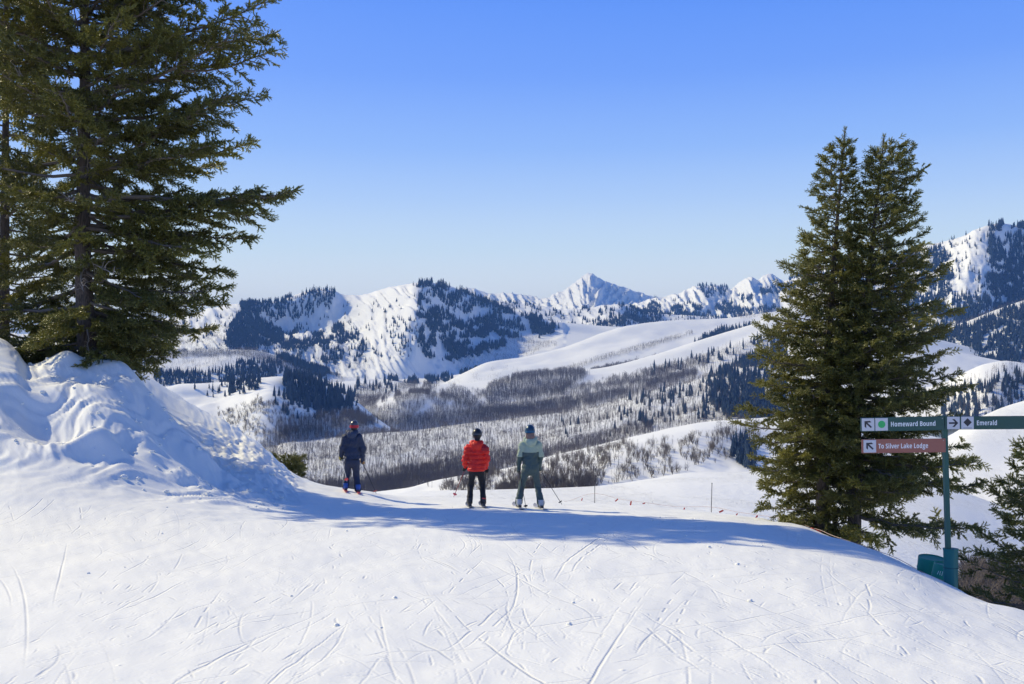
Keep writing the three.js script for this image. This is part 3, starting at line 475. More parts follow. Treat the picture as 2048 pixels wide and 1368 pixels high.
for (const kind of [SP, AS, SH]) {
  const all = stands.filter((s) => s.kind === kind).sort((a, b) => b.px - a.px), geos = farGeos[kind], r = mulberry(31), rest = geos.map(() => []), protos = {};
  let made = 0;
  for (const s of all) {
    const k = Math.floor(r() * geos.length), turn = r() * 6.28, w = s.h * (kind === SP ? .8 + .5 * r() : .8 + .6 * r());
    if (made < 300 && s.vis && s.label) {
      const key = k; let o;
      if (!protos[key]) { o = protos[key] = mesh(NAMES[kind][0], geos[k], farMats[kind]); } else { o = protos[key].clone(); o.name = numbered(NAMES[kind][0]); scene.add(o); }
      o.position.copy(s.p); o.rotation.y = turn; o.scale.set(w, s.h, w); o.userData = {}; tag(o, s.label, NAMES[kind][1], s.label); made++;
    } else rest[k].push(new THREE.Matrix4().compose(s.p, new THREE.Quaternion().setFromAxisAngle(V(0, 1, 0), turn), V(w, s.h, w)));
  }
  const g = new THREE.Group(); g.name = NAMES[kind][2]; scene.add(g); tag(g, NAMES[kind][3], kind + ' wood', undefined, 'stuff');
  rest.forEach((list, k) => { if (!list.length) return; const m = new THREE.InstancedMesh(geos[k], farMats[kind], list.length); list.forEach((x, i) => m.setMatrixAt(i, x)); m.name = kind === SP ? 'crown' : 'branches'; m.userData.kind = 'stuff'; m.castShadow = m.receiveShadow = true; g.add(m); });
}
// ---------------------------------------------------------------- the near firs: trunk, limbs with their twigs, crown of needle sprigs
function sprigGeo(seed, side = 3) {      // one metre long, along +y
  const r = mulberry(seed), pos = [];
  const brush = (o, dir, L, w) => {
    const n = Math.round(6 + 8 * L), a = V().crossVectors(dir, V(.3, .1, .9)).normalize(), b = V().crossVectors(dir, a);
    for (let i = 0; i < n; i++) {
      const s = (i + .3) / n, c = o.clone().addScaledVector(dir, L * s);
      for (let q = 0; q < 3; q++) {
        const th = i * 2.4 + q * 2.09 + r() * .5, rad = a.clone().multiplyScalar(Math.cos(th)).addScaledVector(b, Math.sin(th)), len = w * (1 - .35 * s) * (.8 + .4 * r());
        const tip = c.clone().addScaledVector(rad, len).addScaledVector(dir, len * 1.05), side = V().crossVectors(dir, rad).multiplyScalar(.032);
        pos.push(...c.clone().add(side).toArray(), ...c.clone().sub(side).toArray(), ...tip.toArray());
      }
    }
  };
  brush(V(0, 0, 0), V(0, 1, 0), 1, .17);
  for (let k = 0; k < side; k++) { const s = .12 + .6 * k / side, sg = k % 2 ? 1 : -1, d = V(sg * (.75 + .2 * r()), .8, (r() - .5) * .5).normalize(); brush(V(0, s, 0), d, .48 * (1.1 - s) + .12, .15); }
  const g = new THREE.BufferGeometry(); g.setAttribute('position', new THREE.Float32BufferAttribute(pos, 3)); g.computeVertexNormals(); return g;
}
const SPRIGS = [sprigGeo(1, 3), sprigGeo(2, 4), sprigGeo(3, 3)];
const needleMat = new THREE.MeshPhysicalMaterial({ color: 0xffffff, roughness: .5, transmission: .55, thickness: 0, specularIntensity: 1 });
const barkTex = (() => {
  const N = 256, a = new Uint8Array(N * N * 4), h = new Float32Array(N * N);
  for (let y = 0; y < N; y++) for (let x = 0; x < N; x++) {
    const c = x / N * 6.283, q = ridge(Math.cos(c) * 1.6 + 3 + y * .004, Math.sin(c) * 1.6 + y * .016, 4), f = .5 + .5 * n2(x * .13, y * .05);
    h[y * N + x] = q; const t = .35 + .9 * (1 - q) + .2 * f; a.set([Math.min(255, 88 * t), Math.min(255, 79 * t), Math.min(255, 73 * t), 255], (y * N + x) * 4);
  }
  const t = new THREE.DataTexture(a, N, N); t.colorSpace = THREE.SRGBColorSpace; t.wrapS = t.wrapT = THREE.RepeatWrapping; t.magFilter = THREE.LinearFilter; t.needsUpdate = true; return t;
})();
const bark = mat(.15, .125, .105, .9), barkMapped = new THREE.MeshStandardMaterial({ map: barkTex, roughness: .95 }), barkPale = mat(.30, .27, .25, .9);
const bez = (a, c, b, n) => { const out = []; for (let i = 0; i <= n; i++) { const t = i / n; out.push(a.clone().multiplyScalar((1 - t) * (1 - t)).addScaledVector(c, 2 * t * (1 - t)).addScaledVector(b, t * t)); } return out; };
function cylUV(g, sides, n) { const uv = []; for (let i = 0; i < n; i++) for (let k = 0; k < sides; k++) uv.push(k / sides * 2, i * .35); g.setAttribute('uv', new THREE.Float32BufferAttribute(uv, 2)); return g; }
/* a fir: foot point, trunk points above it, limbs [height on trunk, tip offset from there, sag, bare share] */
function fir(name, foot, trunkPts, r0, limbs, label, o = {}) {
  const r = mulberry(o.seed ?? 3), t = thing(name, foot, label, 'fir tree', o.group), tops = trunkPts.map((p) => V(...p));
  const tc = new THREE.CatmullRomCurve3(tops), H = tops[tops.length - 1].y, N = 28, tp = [], tr = [];
  for (let i = 0; i <= N; i++) { const p = tc.getPoint(i / N); tp.push(p); tr.push(Math.max(.012, r0 * Math.pow(1 - i / N * .985, .9) * (i === 0 ? 1.25 : 1))); }
  mesh('trunk', cylUV(tube(tp, tr, 14, .16), 14, N + 1), barkMapped, t);
  const along = (y) => { let i = 0; while (i < N - 1 && tp[i + 1].y < y) i++; const f = clamp((y - tp[i].y) / Math.max(.01, tp[i + 1].y - tp[i].y), 0, 1); return [tp[i].clone().lerp(tp[i + 1], f), lerp(tr[i], tr[i + 1], f)]; };
  const spr = [[], [], []], cols = [[], [], []], up = V(0, 1, 0), Q = new THREE.Quaternion(), M = new THREE.Matrix4(), c = new THREE.Color();
  const put = (p, dir, s, tone) => {
    const k = Math.floor(r() * 3); Q.setFromUnitVectors(up, dir.clone().normalize()).multiply(new THREE.Quaternion().setFromAxisAngle(up, r() * 6.28));
    spr[k].push(M.clone().compose(p, Q, V(s, s, s))); const y = tone * (.75 + .5 * r());
    cols[k].push(c.clone().setRGB(.175 + .24 * y, .185 + .20 * y, .036 + .030 * y));
  };
  const dens = o.density ?? 1, size = o.sprig ?? .26;
  for (const [y, off, sag, bare, drop] of limbs) {
    const [p0, rt] = along(y), tip = p0.clone().add(V(...off)), L = p0.distanceTo(tip), ctl = p0.clone().lerp(tip, .5).add(V((r() - .5) * .12 * L, -sag * L, (r() - .5) * .12 * L));
    const n = 9, pl = bez(p0, ctl, tip, n), lr = Math.min(rt * .55, (o.limb ?? .014) + (o.limbK ?? .011) * L), parts = [];
    for (let i = 1; i < n; i++) pl[i].add(V((r() - .5) * .03 * L, (r() - .5) * .025 * L, (r() - .5) * .03 * L));
    parts.push(tube(pl, pl.map((_, i) => lr * (1 - .86 * i / n)), 6));
    const lc = new THREE.CatmullRomCurve3(pl), tone = .2 + .8 * r() * r(), roll = (r() - .5) * (o.roll ?? 1.2), ls = size * (1 - (o.topSmall ?? 0) * y / H);
    if (drop) {                                                        // a dead limb: bare twigs only
      for (let k = 0; k < 9; k++) { const s = .3 + .7 * r(), q = lc.getPoint(s), d = lc.getTangent(s), e = q.clone().addScaledVector(d, .3 * L * r() * .6).add(V((r() - .5) * .3 * L, (r() - .4) * .25 * L, (r() - .5) * .3 * L)); parts.push(tube([q, q.clone().lerp(e, .5).add(V(0, .03 * L, 0)), e], [lr * .3, lr * .2, .003], 4)); }
    } else {
      const step = .145 / dens; let sgn = r() < .5 ? 1 : -1;
      for (let dist = L * bare + .05; dist < L; dist += step * (.7 + .6 * r())) {
        const s = dist / L, q = lc.getPoint(s), d = lc.getTangent(s), sd = V().crossVectors(d, up).normalize().multiplyScalar(sgn * Math.cos(roll)).add(V(0, sgn * Math.sin(roll), 0)); sgn = -sgn;
        const fwd = .55 + .5 * r(), sec = d.clone().multiplyScalar(fwd).addScaledVector(sd, .9).add(V(0, (r() - .55) * (o.lift ?? .7), 0)).normalize();
        const sl = Math.max(.16, Math.min((o.sec ?? 1.15), (.16 + .42 * (L - dist)) * (.55 + .65 * r()))), e = q.clone().addScaledVector(sec, sl).add(V(0, -.10 * sl + .05 * r(), 0));
        if (sl > .22) parts.push(rod(q, e, Math.max(.004, lr * .28), .003, 4));
        const m = Math.max(1, Math.round(sl / .085 * dens));
        for (let k = 0; k < m; k++) {
          const f = (k + .6 + .4 * r()) / m; if (r() < (o.thin ?? .12)) continue;
          put(q.clone().lerp(e, f), sec.clone().multiplyScalar(.8).addScaledVector(V().crossVectors(sec, up).normalize(), (k % 2 ? 1 : -1) * (.25 + .6 * r()) * (1 - .6 * f)).add(V((r() - .5) * .4, (r() - .62) * .55, (r() - .5) * .4)), ls * (.72 + .5 * r()), tone);
        }
      }
      for (let k = 0; k < 5; k++) put(lc.getPoint(1 - .045 * k), lc.getTangent(1).add(V((r() - .5) * .7, (r() - .4) * .5, (r() - .5) * .7)), ls * (.8 + .4 * r()), tone);
    }
    mesh('limb', mergeGeometries(parts.map((g) => { g.deleteAttribute('uv'); return g; })), drop ? barkPale : bark, t);
  }
  if (o.leader) for (let k = 0; k < 34; k++) { const y = H * (1.004 - .11 * k / 34), [p] = along(y), a = k * 2.4; put(p, V(Math.cos(a) * .6, .8, Math.sin(a) * .6), size * (1 - (o.topSmall ?? 0)) * (.55 + .5 * k / 34), .6); }
  const crown = new THREE.Group(); crown.name = 'crown'; crown.userData.kind = 'stuff'; t.add(crown);
  spr.forEach((l, k) => { const m = new THREE.InstancedMesh(SPRIGS[k], needleMat, l.length); l.forEach((x, i) => { m.setMatrixAt(i, x); m.setColorAt(i, cols[k][i]); }); m.name = 'needles'; m.userData.kind = 'stuff'; m.castShadow = m.receiveShadow = true; crown.add(m); });
  return t;
}
// limbs all round a trunk: reach(y) metres, rise(y) of the tip per metre
function ringLimbs(seed, n, y0, y1, reach, rise, o = {}) {
  const r = mulberry(seed), out = [];
  for (let i = 0; i < n; i++) {
    const y = y0 + (y1 - y0) * Math.pow((i + r()) / n, o.pow ?? .9), a = i * 2.39996 + r() * .5, R = Math.max(.12, (typeof reach === 'function' ? reach(y, a) : reach) * (.66 + .38 * r()));
    out.push([y, [Math.cos(a) * R, R * (rise(y) + (r() - .5) * (o.wild ?? .16)), -Math.sin(a) * R], (o.sag ?? .10) + .08 * r(), o.bare ?? .22]);
  }
  return out;
}
{
  // the great fir on the left bank
  const d = 23.2, foot = P(172, 742, d), m = d / F, at = (u, v) => [(u - 172) * m, (742 - v) * m];
  const limbs = [];
  const side = (y0v, u, v, z, sag = .1, bare = .25) => { const [tx, ty] = at(u, v), y = (742 - y0v) * m; limbs.push([y, [tx, ty - y, z], sag, bare]); };
  // limbs that make the outline on the right: [height on trunk, tip column, tip line, towards the viewer]
  for (const a of [[115, 562, 2, .4], [20, 540, -75, -.5, .05], [-70, 545, -190, .6], [190, 563, 105, .2, .05, .42], [70, 520, 30, -1.3], [225, 530, 80, .9, .06, .3], [240, 517, 182, -.4, .05, .3], [290, 500, 210, 1.0, .08], [330, 490, 268, -.9, .08], [345, 470, 300, .8, .08], [395, 598, 388, .3, .04, .3], [420, 570, 372, -.9, .06, .35], [430, 548, 432, .5, .02], [450, 500, 470, -.5, .02], [455, 455, 520, .9, -.02], [500, 450, 545, -.5, -.02], [520, 420, 560, .4, -.03], [560, 462, 578, .3, .1, .3], [600, 430, 605, -.6, .08], [600, 380, 655, .6, .02], [640, 330, 688, .2, .03], [660, 322, 700, -.7, .02], [690, 268, 724, .5, .0], [540, 350, 612, 1.2, .02]]) side(...a);
  limbs.push([(742 - 365) * m, [...((p) => [p[0], p[1] - (742 - 365) * m])(at(430, 210)), .35], .05, .62]);   // the steep, nearly bare limb
  limbs.push([(742 - 360) * m, [...((p) => [p[0], p[1] - (742 - 360) * m])(at(372, 225)), -.3], .03, .66]);
  for (const [v, u2, v2, z] of [[45, 235, -5, 1.2], [385, 200, 425, 1.4], [505, 285, 560, 1.5], [210, 60, 165, 1.1], [520, 210, 590, 1.0], [640, 205, 712, .8]]) { const [x, y] = at(u2, v2), yy = (742 - v) * m; limbs.push([yy, [x, y - yy, z], .05, 0, 1]); }
  limbs.push(...ringLimbs(5, 150, .35, 14.6, (y, a) => (Math.cos(a) > .2 ? .80 : 1) * (1 - .5 * Math.max(0, -Math.sin(a)) * (1 - smoothstep(y, 3, 7))) * (y < 1.2 ? 2.2 + y * 1.2 : y < 9 ? 4.3 - .05 * y : 3.2 * (1 - (y - 9) / 6.8)), (y) => -.06 + .035 * y, { bare: .24, wild: .3 }).filter(([y, o], i) => !(y < 6.5 && o[0] < 1 && o[2] > -.6 && i % 5 < 3)));
  limbs.push(...ringLimbs(13, 50, 1.7, 13, 1.7, (y) => .1 + .02 * y, { bare: .03, wild: .5 }));
  limbs.push(...ringLimbs(9, 34, .1, 1.5, 1.9, () => -.12, { bare: .15, sag: -.04 }).filter(([y, o], i) => !(o[2] > .3 && i % 2)));
  fir('fir_tree', foot, [[0, -1.6, 0], [.03, .5, 0], [-.06, 3, .05], [-.02, 7, 0], [-.1, 11, 0], [-.08, 15.2, 0]], .26, limbs, 'tall fir with broad ragged boughs on the snow bank at the left', { seed: 21, leader: true, density: 1.14, sprig: .24, thin: .1, sec: 1.3 });
  // its neighbour, of which only the near side shows at the edge
  const foot2 = P(5, 735, 26.4), l2 = ringLimbs(15, 90, .3, 12.6, (y) => y < 1 ? 2 : 2.7 * (1 - y / 14) + .3, (y) => -.05 + .03 * y);
  fir('fir_tree', foot2, [[0, -1.4, 0], [.05, 3, 0], [.1, 8, 0], [.1, 13, 0]], .17, l2, 'fir behind the tall one, its dark stem at the very edge of the view', { seed: 22, leader: true, density: 1, sprig: .28 });
}
{
  // the twin firs on the right
  const d = 20.6, m = d / F;
  const twin = (base, tip, label, left, right, seed, nl, zoff) => {
    const dd = d + zoff, foot = P(base[0], base[1], dd), k = dd / F, H = (base[1] - tip[1]) * k, lean = (tip[0] - base[0]) * k;
    const reach = (y, a) => { const v = base[1] - y / k, f = (y / H), cx = base[0] + (tip[0] - base[0]) * f, c = Math.cos(a), tgt = c > 0 ? (curve(right)(v) - cx) * k : (cx - curve(left)(v)) * k, mid = .5 * ((curve(right)(v) - cx) * k + (cx - curve(left)(v)) * k); return Math.max(.05, lerp(mid * .9, tgt, Math.abs(c)) * 1.1 * (1 + .28 * n2(y * 1.3 + seed, a * .9))); };
    const limbs = [...ringLimbs(seed, nl, .25, H - .35, reach, (y) => -.12 + .75 * Math.pow(y / H, 1.5), { bare: .10, sag: .07, pow: .92 }).filter(([y, o], i) => !(y < 1.75 && (o[2] > .2 ? i % 3 : i % 4 === 0)))];
    fir('fir_tree', foot, [[0, -.9, 0], [lean * .05, H * .25, 0], [lean * .4, H * .6, 0], [lean, H, 0]], .155, limbs, label, { seed: seed + 1, leader: true, density: 1.3, sprig: .205, sec: .66, thin: .11, group: 'twin firs at the edge of the run', topSmall: .3, roll: .8, limb: .008, limbK: .012 });
  };
  twin([1645, 1100], [1690, 258], 'slender fir of the twin pair, the one with the taller pointed top', [[258, 1684], [300, 1668], [330, 1652], [400, 1632], [460, 1622], [500, 1600], [560, 1580], [640, 1552], [690, 1540], [740, 1520], [800, 1530], [870, 1512], [930, 1510], [1000, 1530], [1050, 1560], [1100, 1600]], [[258, 1692], [300, 1702], [400, 1706], [470, 1712], [600, 1745], [800, 1760], [1000, 1740], [1100, 1700]], 41, 225, 0);
  twin([1708, 1128], [1768, 272], 'bushier fir of the twin pair, with the broken double top behind the signs', [[272, 1760], [330, 1748], [440, 1730], [600, 1690], [800, 1650], [1000, 1640], [1130, 1650]], [[272, 1782], [310, 1806], [340, 1822], [380, 1838], [420, 1845], [470, 1850], [520, 1860], [560, 1870], [620, 1895], [680, 1925], [740, 1928], [800, 1915], [870, 1930], [950, 1935], [1010, 1925], [1060, 1905], [1130, 1880]], 47, 250, -.25);
  // loose outer boughs of the bushier fir
}
{
  const d = 13.6, foot = P(2112, 1300, d);
  fir('fir_tree', foot, [[0, -.5, 0], [.03, 1.2, 0], [-.02, 2.75, 0]], .055, ringLimbs(61, 58, .15, 2.65, (y) => 1.42 * (1 - y / 3.4) + .2, (y) => .12 + .12 * y, { bare: .15 }), 'young open fir at the edge of the run, right of the padded post', { seed: 62, density: 1.05, sprig: .165, sec: .45, thin: .15, limb: .005, limbK: .009 });
  const f2 = P(2150, 940, 16.5);
  fir('fir_tree', P(574, 968, 33), [[0, -.5, 0], [0, .4, 0], [0, .8, 0]], .04, ringLimbs(71, 26, .05, .75, () => .55, () => .35), 'low dark fir tips showing over the crest behind the left snow ridge', { seed: 72, density: 1.3, sprig: .22, sec: .4, limb: .005, limbK: .009 });
}
// ---------------------------------------------------------------- people: every body is one surface drawn from a distance field
const cap = (a, b, ra, rb = ra) => (p) => { const ab = b.clone().sub(a), t = clamp((p.x - a.x) * ab.x + (p.y - a.y) * ab.y + (p.z - a.z) * ab.z, 0, ab.lengthSq()) / Math.max(1e-9, ab.lengthSq()); const x = p.x - a.x - ab.x * t, y = p.y - a.y - ab.y * t, z = p.z - a.z - ab.z * t; return Math.sqrt(x * x + y * y + z * z) - lerp(ra, rb, t); };
const ell = (c, r) => (p) => { const x = (p.x - c.x) / r[0], y = (p.y - c.y) / r[1], z = (p.z - c.z) / r[2], k = Math.sqrt(x * x + y * y + z * z); return (k - 1) * Math.min(r[0], r[1], r[2]); };
function field(shapes, k, post) { return (p) => { let s = 0; for (const f of shapes) s += Math.exp(-f(p) / k); let d = -k * Math.log(Math.max(1e-30, s)); return post ? post(p, d) : d; }; }
function surface(f, lo, hi, cell) {
  const size = Math.max(hi.x - lo.x, hi.y - lo.y, hi.z - lo.z), res = Math.min(150, Math.ceil(size / cell)), mc = new MarchingCubes(res, new THREE.MeshStandardMaterial(), false, false, 120000), c = lo.clone().add(hi).multiplyScalar(.5), half = size / 2, p = V();
  mc.isolation = 0;
  for (let z = 0; z < res; z++) for (let y = 0; y < res; y++) for (let x = 0; x < res; x++) {
    p.set(c.x + (x / (res / 2) - 1) * half, c.y + (y / (res / 2) - 1) * half, c.z + (z / (res / 2) - 1) * half);
    const out = p.x < lo.x || p.x > hi.x || p.y < lo.y || p.y > hi.y || p.z < lo.z || p.z > hi.z;
    mc.field[z * res * res + y * res + x] = out ? -1 : -f(p);
  }
  mc.update();
  const n = mc.count ?? mc.geometry.drawRange.count, g0 = new THREE.BufferGeometry(), a = new Float32Array(n * 3);
  for (let i = 0; i < n * 3; i += 3) { a[i] = c.x + mc.positionArray[i] * half; a[i + 1] = c.y + mc.positionArray[i + 1] * half; a[i + 2] = c.z + mc.positionArray[i + 2] * half; }
  g0.setAttribute('position', new THREE.BufferAttribute(a, 3));
  const g = mergeVertices(g0, 1e-4); g.computeVertexNormals();
  return g;
}
function paint(g, f) { const p = g.attributes.position, c = new Float32Array(p.count * 3), q = V(); for (let i = 0; i < p.count; i++) c.set(f(q.fromBufferAttribute(p, i)), i * 3); g.setAttribute('color', new THREE.BufferAttribute(c, 3)); return g; }
const boxOf = (pts, pad) => { const b = new THREE.Box3().setFromPoints(pts).expandByScalar(pad); return [b.min, b.max]; };
// a gloved hand closed round a pole: palm, four curled fingers, thumb; pole along y at the origin
const gloveGeo = (() => {
  const s = [ell(V(.0, .0, -.045), [.03, .045, .028]), cap(V(0, .01, -.05), V(0, .07, -.075), .03, .034)];
  [[.030, .017], [.010, .018], [-.012, .017], [-.032, .014]].forEach(([y, r], i) => { const k = 1 - .08 * Math.abs(i - 1); s.push(cap(V(.018, y, -.05), V(.040, y, -.012), r * .72), cap(V(.040, y, -.012), V(.030, y, .026 * k), r * .68), cap(V(.030, y, .026 * k), V(.002, y, .030 * k), r * .6)); });
  s.push(cap(V(-.022, .02, -.045), V(-.036, .032, -.008), .0135), cap(V(-.036, .032, -.008), V(-.018, .040, .026), .0115));
  return surface(field(s, .004), V(-.075, -.07, -.13), V(.075, .12, .075), .0045);
})();
const bootGeo = surface(field([cap(V(0, .05, .06), V(0, .055, -.15), .052, .045), cap(V(0, .1, .05), V(0, .20, .02), .062, .066), ell(V(0, .08, -.08), [.05, .055, .1])], .012, (p, d) => Math.max(d, -p.y + .012, p.y - .155)), V(-.12, -.02, -.24), V(.12, .36, .16), .011);
function buckles() { const g = []; for (const [y, z, w] of [[.07, -.12, .105], [.11, -.08, .115], [.17, -.062, .13]]) { const b = new THREE.BoxGeometry(w, .018, .014); b.translate(0, y + .01, z - .022); g.push(b); } return mergeGeometries(g); }
const buckleGeo = buckles();
function skiGeo(L = 1.62) {   // along -z (forward), with waisted sides and a turned-up tip
  const n = 30, pos = [], idx = [];
  for (let i = 0; i <= n; i++) {
    const s = i / n, z = L * (.42 - s), w = (.038 + .016 * Math.pow(Math.abs(s - .5) * 2, 2)) * (s > .93 ? Math.sqrt(Math.max(.02, 1 - Math.pow((s - .93) / .07, 2))) : s < .02 ? .8 : 1), y = (s > .86 ? .075 * Math.pow((s - .86) / .14, 1.8) : 0) + (s < .03 ? .008 : 0), th = .014;
    pos.push(-w, y, z, w, y, z, w, y + th, z, -w, y + th, z);
    if (i < n) { const a = i * 4; for (const [p, q] of [[0, 1], [1, 2], [2, 3], [3, 0]]) idx.push(a + p, a + q, a + q + 4, a + p, a + q + 4, a + p + 4); }
  }
  idx.push(0, 2, 1, 0, 3, 2); const e = n * 4; idx.push(e, e + 1, e + 2, e, e + 2, e + 3);
  const g = new THREE.BufferGeometry(); g.setAttribute('position', new THREE.Float32BufferAttribute(pos, 3)); g.setIndex(idx); const f = g.toNonIndexed(); f.computeVertexNormals(); return f;
}
const SKI = skiGeo();
const binding = (() => { const a = new THREE.BoxGeometry(.07, .05, .09).translate(0, .04, .17), b = new THREE.BoxGeometry(.07, .045, .08).translate(0, .038, -.19), c = new THREE.BoxGeometry(.06, .012, .4).translate(0, .02, 0); return mergeGeometries([a, b, c]); })();
const skin = [.42, .24, .17];
function helmetGeo(r) { const pts = []; for (let i = 0; i <= 14; i++) { const a = i / 14 * 2.2; pts.push(new THREE.Vector2(Math.sin(a) * r * (a > 1.57 ? 1 - .05 * (a - 1.57) : 1), Math.cos(a) * r * 1.04)); } pts.push(new THREE.Vector2(r * .7, pts[14].y)); for (let i = 12; i >= 0; i--) { const a = i / 14 * 2.2; pts.push(new THREE.Vector2(Math.sin(a) * r * .86, Math.cos(a) * r * .9)); } return new THREE.LatheGeometry(pts, 32); }

function skier(o) {
  const d = o.d, base = P(o.foot[0], o.foot[1], d); base.y = groundAt(base.x, base.z) + .02;
  const up = base.y - P(o.foot[0], o.foot[1], d).y;
  const t = thing('person', base, o.label, 'person'), J = {};
  for (const [k, [u, v, z = 0]] of Object.entries(o.J)) J[k] = P(u, v, d).add(V(0, up, 0)).add(V(0, 0, -z)).sub(base);
  const B = o.build, all = Object.values(J);
  const mid = (a, b, f = .5) => a.clone().lerp(b, f), pelvis = mid(J.hipL, J.hipR).add(V(0, .06, 0)), chest = mid(J.shL, J.shR).add(V(0, -.13, 0)), waist = mid(pelvis, chest, .42);
  const sh = (s, r, e) => [cap(J['sh' + s], J['el' + s], r * .062 * B, r * .05 * B), cap(J['el' + s], J['wr' + s], r * .046 * B, r * .036 * B)];
  const legs = (g) => ['L', 'R'].flatMap((s) => [cap(J['hip' + s], J['kn' + s], .092 * B * g, .068 * B * g), cap(J['kn' + s], J['an' + s], .064 * B * g, o.cuff * g), ell(J['an' + s].clone().add(V(0, -.05, -.05)), [.05, .05, .12])]);
  const torso = [ell(chest, [.165 * B, .2, .11 * B]), ell(waist, [.145 * B, .17, .105 * B]), ell(pelvis.clone().add(V(0, -.02, 0)), [.165 * B, .14, .125 * B]), cap(J.shL, J.shR, .06 * B)];
  const head = [ell(J.head.clone().add(V(0, .01, 0)), [.076, .1, .092]), cap(J.head.clone().add(V(0, -.05, .01)), mid(J.shL, J.shR).add(V(0, .0, .02)), .052, .065), ell(J.head.clone().add(V(0, -.03, -.075)), [.05, .06, .03]), ell(J.head.clone().add(V(0, -.005, -.108)), [.011, .017, .016]), ell(J.head.clone().add(V(.08, 0, .01)), [.012, .028, .018]), ell(J.head.clone().add(V(-.08, 0, .01)), [.012, .028, .018])];
  const hands = ['L', 'R'].map((s) => ell(J['wr' + s].clone().add(V(0, -.04, 0)), [.028, .05, .03]));
  const [lo, hi] = boxOf(all, .3);
  const body = surface(field([...torso, ...head, ...legs(1), ...sh('L', .9), ...sh('R', .9), ...hands], .016, (p, dd) => dd + .006 * n3(p.x * 12, p.y * 11, p.z * 12) + .004 * n3(p.x * 30, p.y * 22, p.z * 30)), lo, hi, .0135);
  const neck = mid(J.shL, J.shR).y + .05;
  mesh('body', paint(body, (p) => p.y < neck ? o.pants : p.z < J.head.z - .03 && p.y > J.head.y - .09 ? skin : o.neck ?? [.03, .03, .035]), new THREE.MeshStandardMaterial({ vertexColors: true, roughness: .78 }), t);
  // jacket with sleeves, hem and hood
  const fat = o.puff, hem = o.hem !== undefined ? P(0, o.hem, d).y + up - base.y : pelvis.y - .05;
  const js = [ell(chest, [.168 * B * fat, .22, .135 * B * fat]), ell(waist, [.160 * B * fat, .19, .135 * B * fat]), ell(pelvis.clone().add(V(0, .01, 0)), [.188 * B * fat, .17, .15 * B * fat]), cap(J.shL.clone().add(V(0, -.03, 0)), J.shR.clone().add(V(0, -.03, 0)), .068 * B * fat), cap(J.shL.clone().add(V(.02, .0, 0)), mid(J.shL, J.shR).add(V(0, .07, 0)), .055, .07), cap(J.shR.clone().add(V(-.02, .0, 0)), mid(J.shL, J.shR).add(V(0, .07, 0)), .055, .07), cap(mid(J.shL, J.shR).add(V(0, .02, .02)), mid(J.shL, J.shR).add(V(0, .085, .015)), .095, .078)];
  for (const s of ['L', 'R']) js.push(cap(J['sh' + s], J['el' + s], .070 * B * fat, .062 * B * fat), cap(J['el' + s], mid(J['el' + s], J['wr' + s], .94), .060 * B * fat, .047 * B * fat));
  const ny = J.head.y - .085;
  const jacket = surface(field(js, .018, (p, dd) => {
    let q = dd + .009 * n3(p.x * 9, p.y * 8, p.z * 9) + .005 * n3(p.x * 24, p.y * 18, p.z * 24);
    if (o.quilt) q -= .024 * Math.pow(Math.abs(Math.sin(p.y * Math.PI / o.quilt)), .5) - .016;
    return Math.max(q, p.y - ny);
  }), V(lo.x, Math.min(hem, J.wrL.y, J.wrR.y) - .02, lo.z), hi, .0115);
  // the hem: cut away what hangs below it, sleeves kept
  const keep = (p) => { if (p.y > hem) return true; return Math.min(p.distanceTo(J.wrL), p.distanceTo(J.elL), p.distanceTo(J.wrR), p.distanceTo(J.elR)) < .13 && Math.abs(p.x - pelvis.x) > .175 * B; };
  { const ix = jacket.index.array, p = jacket.attributes.position, a = V(), out = []; for (let i = 0; i < ix.length; i += 3) { let ok = true; for (let k = 0; k < 3; k++) if (!keep(a.fromBufferAttribute(p, ix[i + k]))) ok = false; if (ok) out.push(ix[i], ix[i + 1], ix[i + 2]); } jacket.setIndex(out); }
  mesh('jacket', paint(jacket, o.jacket(J, up, base, d)), new THREE.MeshStandardMaterial({ vertexColors: true, roughness: o.rough ?? .7 }), t);
  const hc = mid(J.shL, J.shR).add(V(0, .085, .09));
  const hood = surface(field([ell(hc, [.12, .065, .07]), ell(hc.clone().add(V(0, -.055, .015)), [.095, .075, .06]), cap(hc.clone().add(V(-.1, .045, -.06)), hc.clone().add(V(.1, .045, -.06)), .055)], .02, (p, dd) => dd + .006 * n3(p.x * 18, p.y * 14, p.z * 18)), hc.clone().add(V(-.25, -.2, -.25)), hc.clone().add(V(.25, .2, .2)), .011);
  mesh('hood', hood, mat(...o.hood, o.rough ?? .7), t);
  const rH = o.helmetR ?? .118, hp = J.head.clone().add(V(0, .022, 0));
  const hel = mesh('helmet', helmetGeo(rH), mat(...o.helmet, o.helmetRough ?? .3), t); hel.position.copy(hp); hel.scale.set(.93, 1.04, 1.08); hel.rotation.x = -.08;
  const st = new THREE.CylinderGeometry(rH * 1.012, rH * 1.0, o.band ?? .036, 32, 1, true), strap = mesh('goggle_strap', st, mat(...o.strap, .6), t); strap.position.copy(hp).add(V(0, o.bandY ?? -.005, 0)); strap.scale.set(.945, 1, 1.095); strap.rotation.x = -.05;
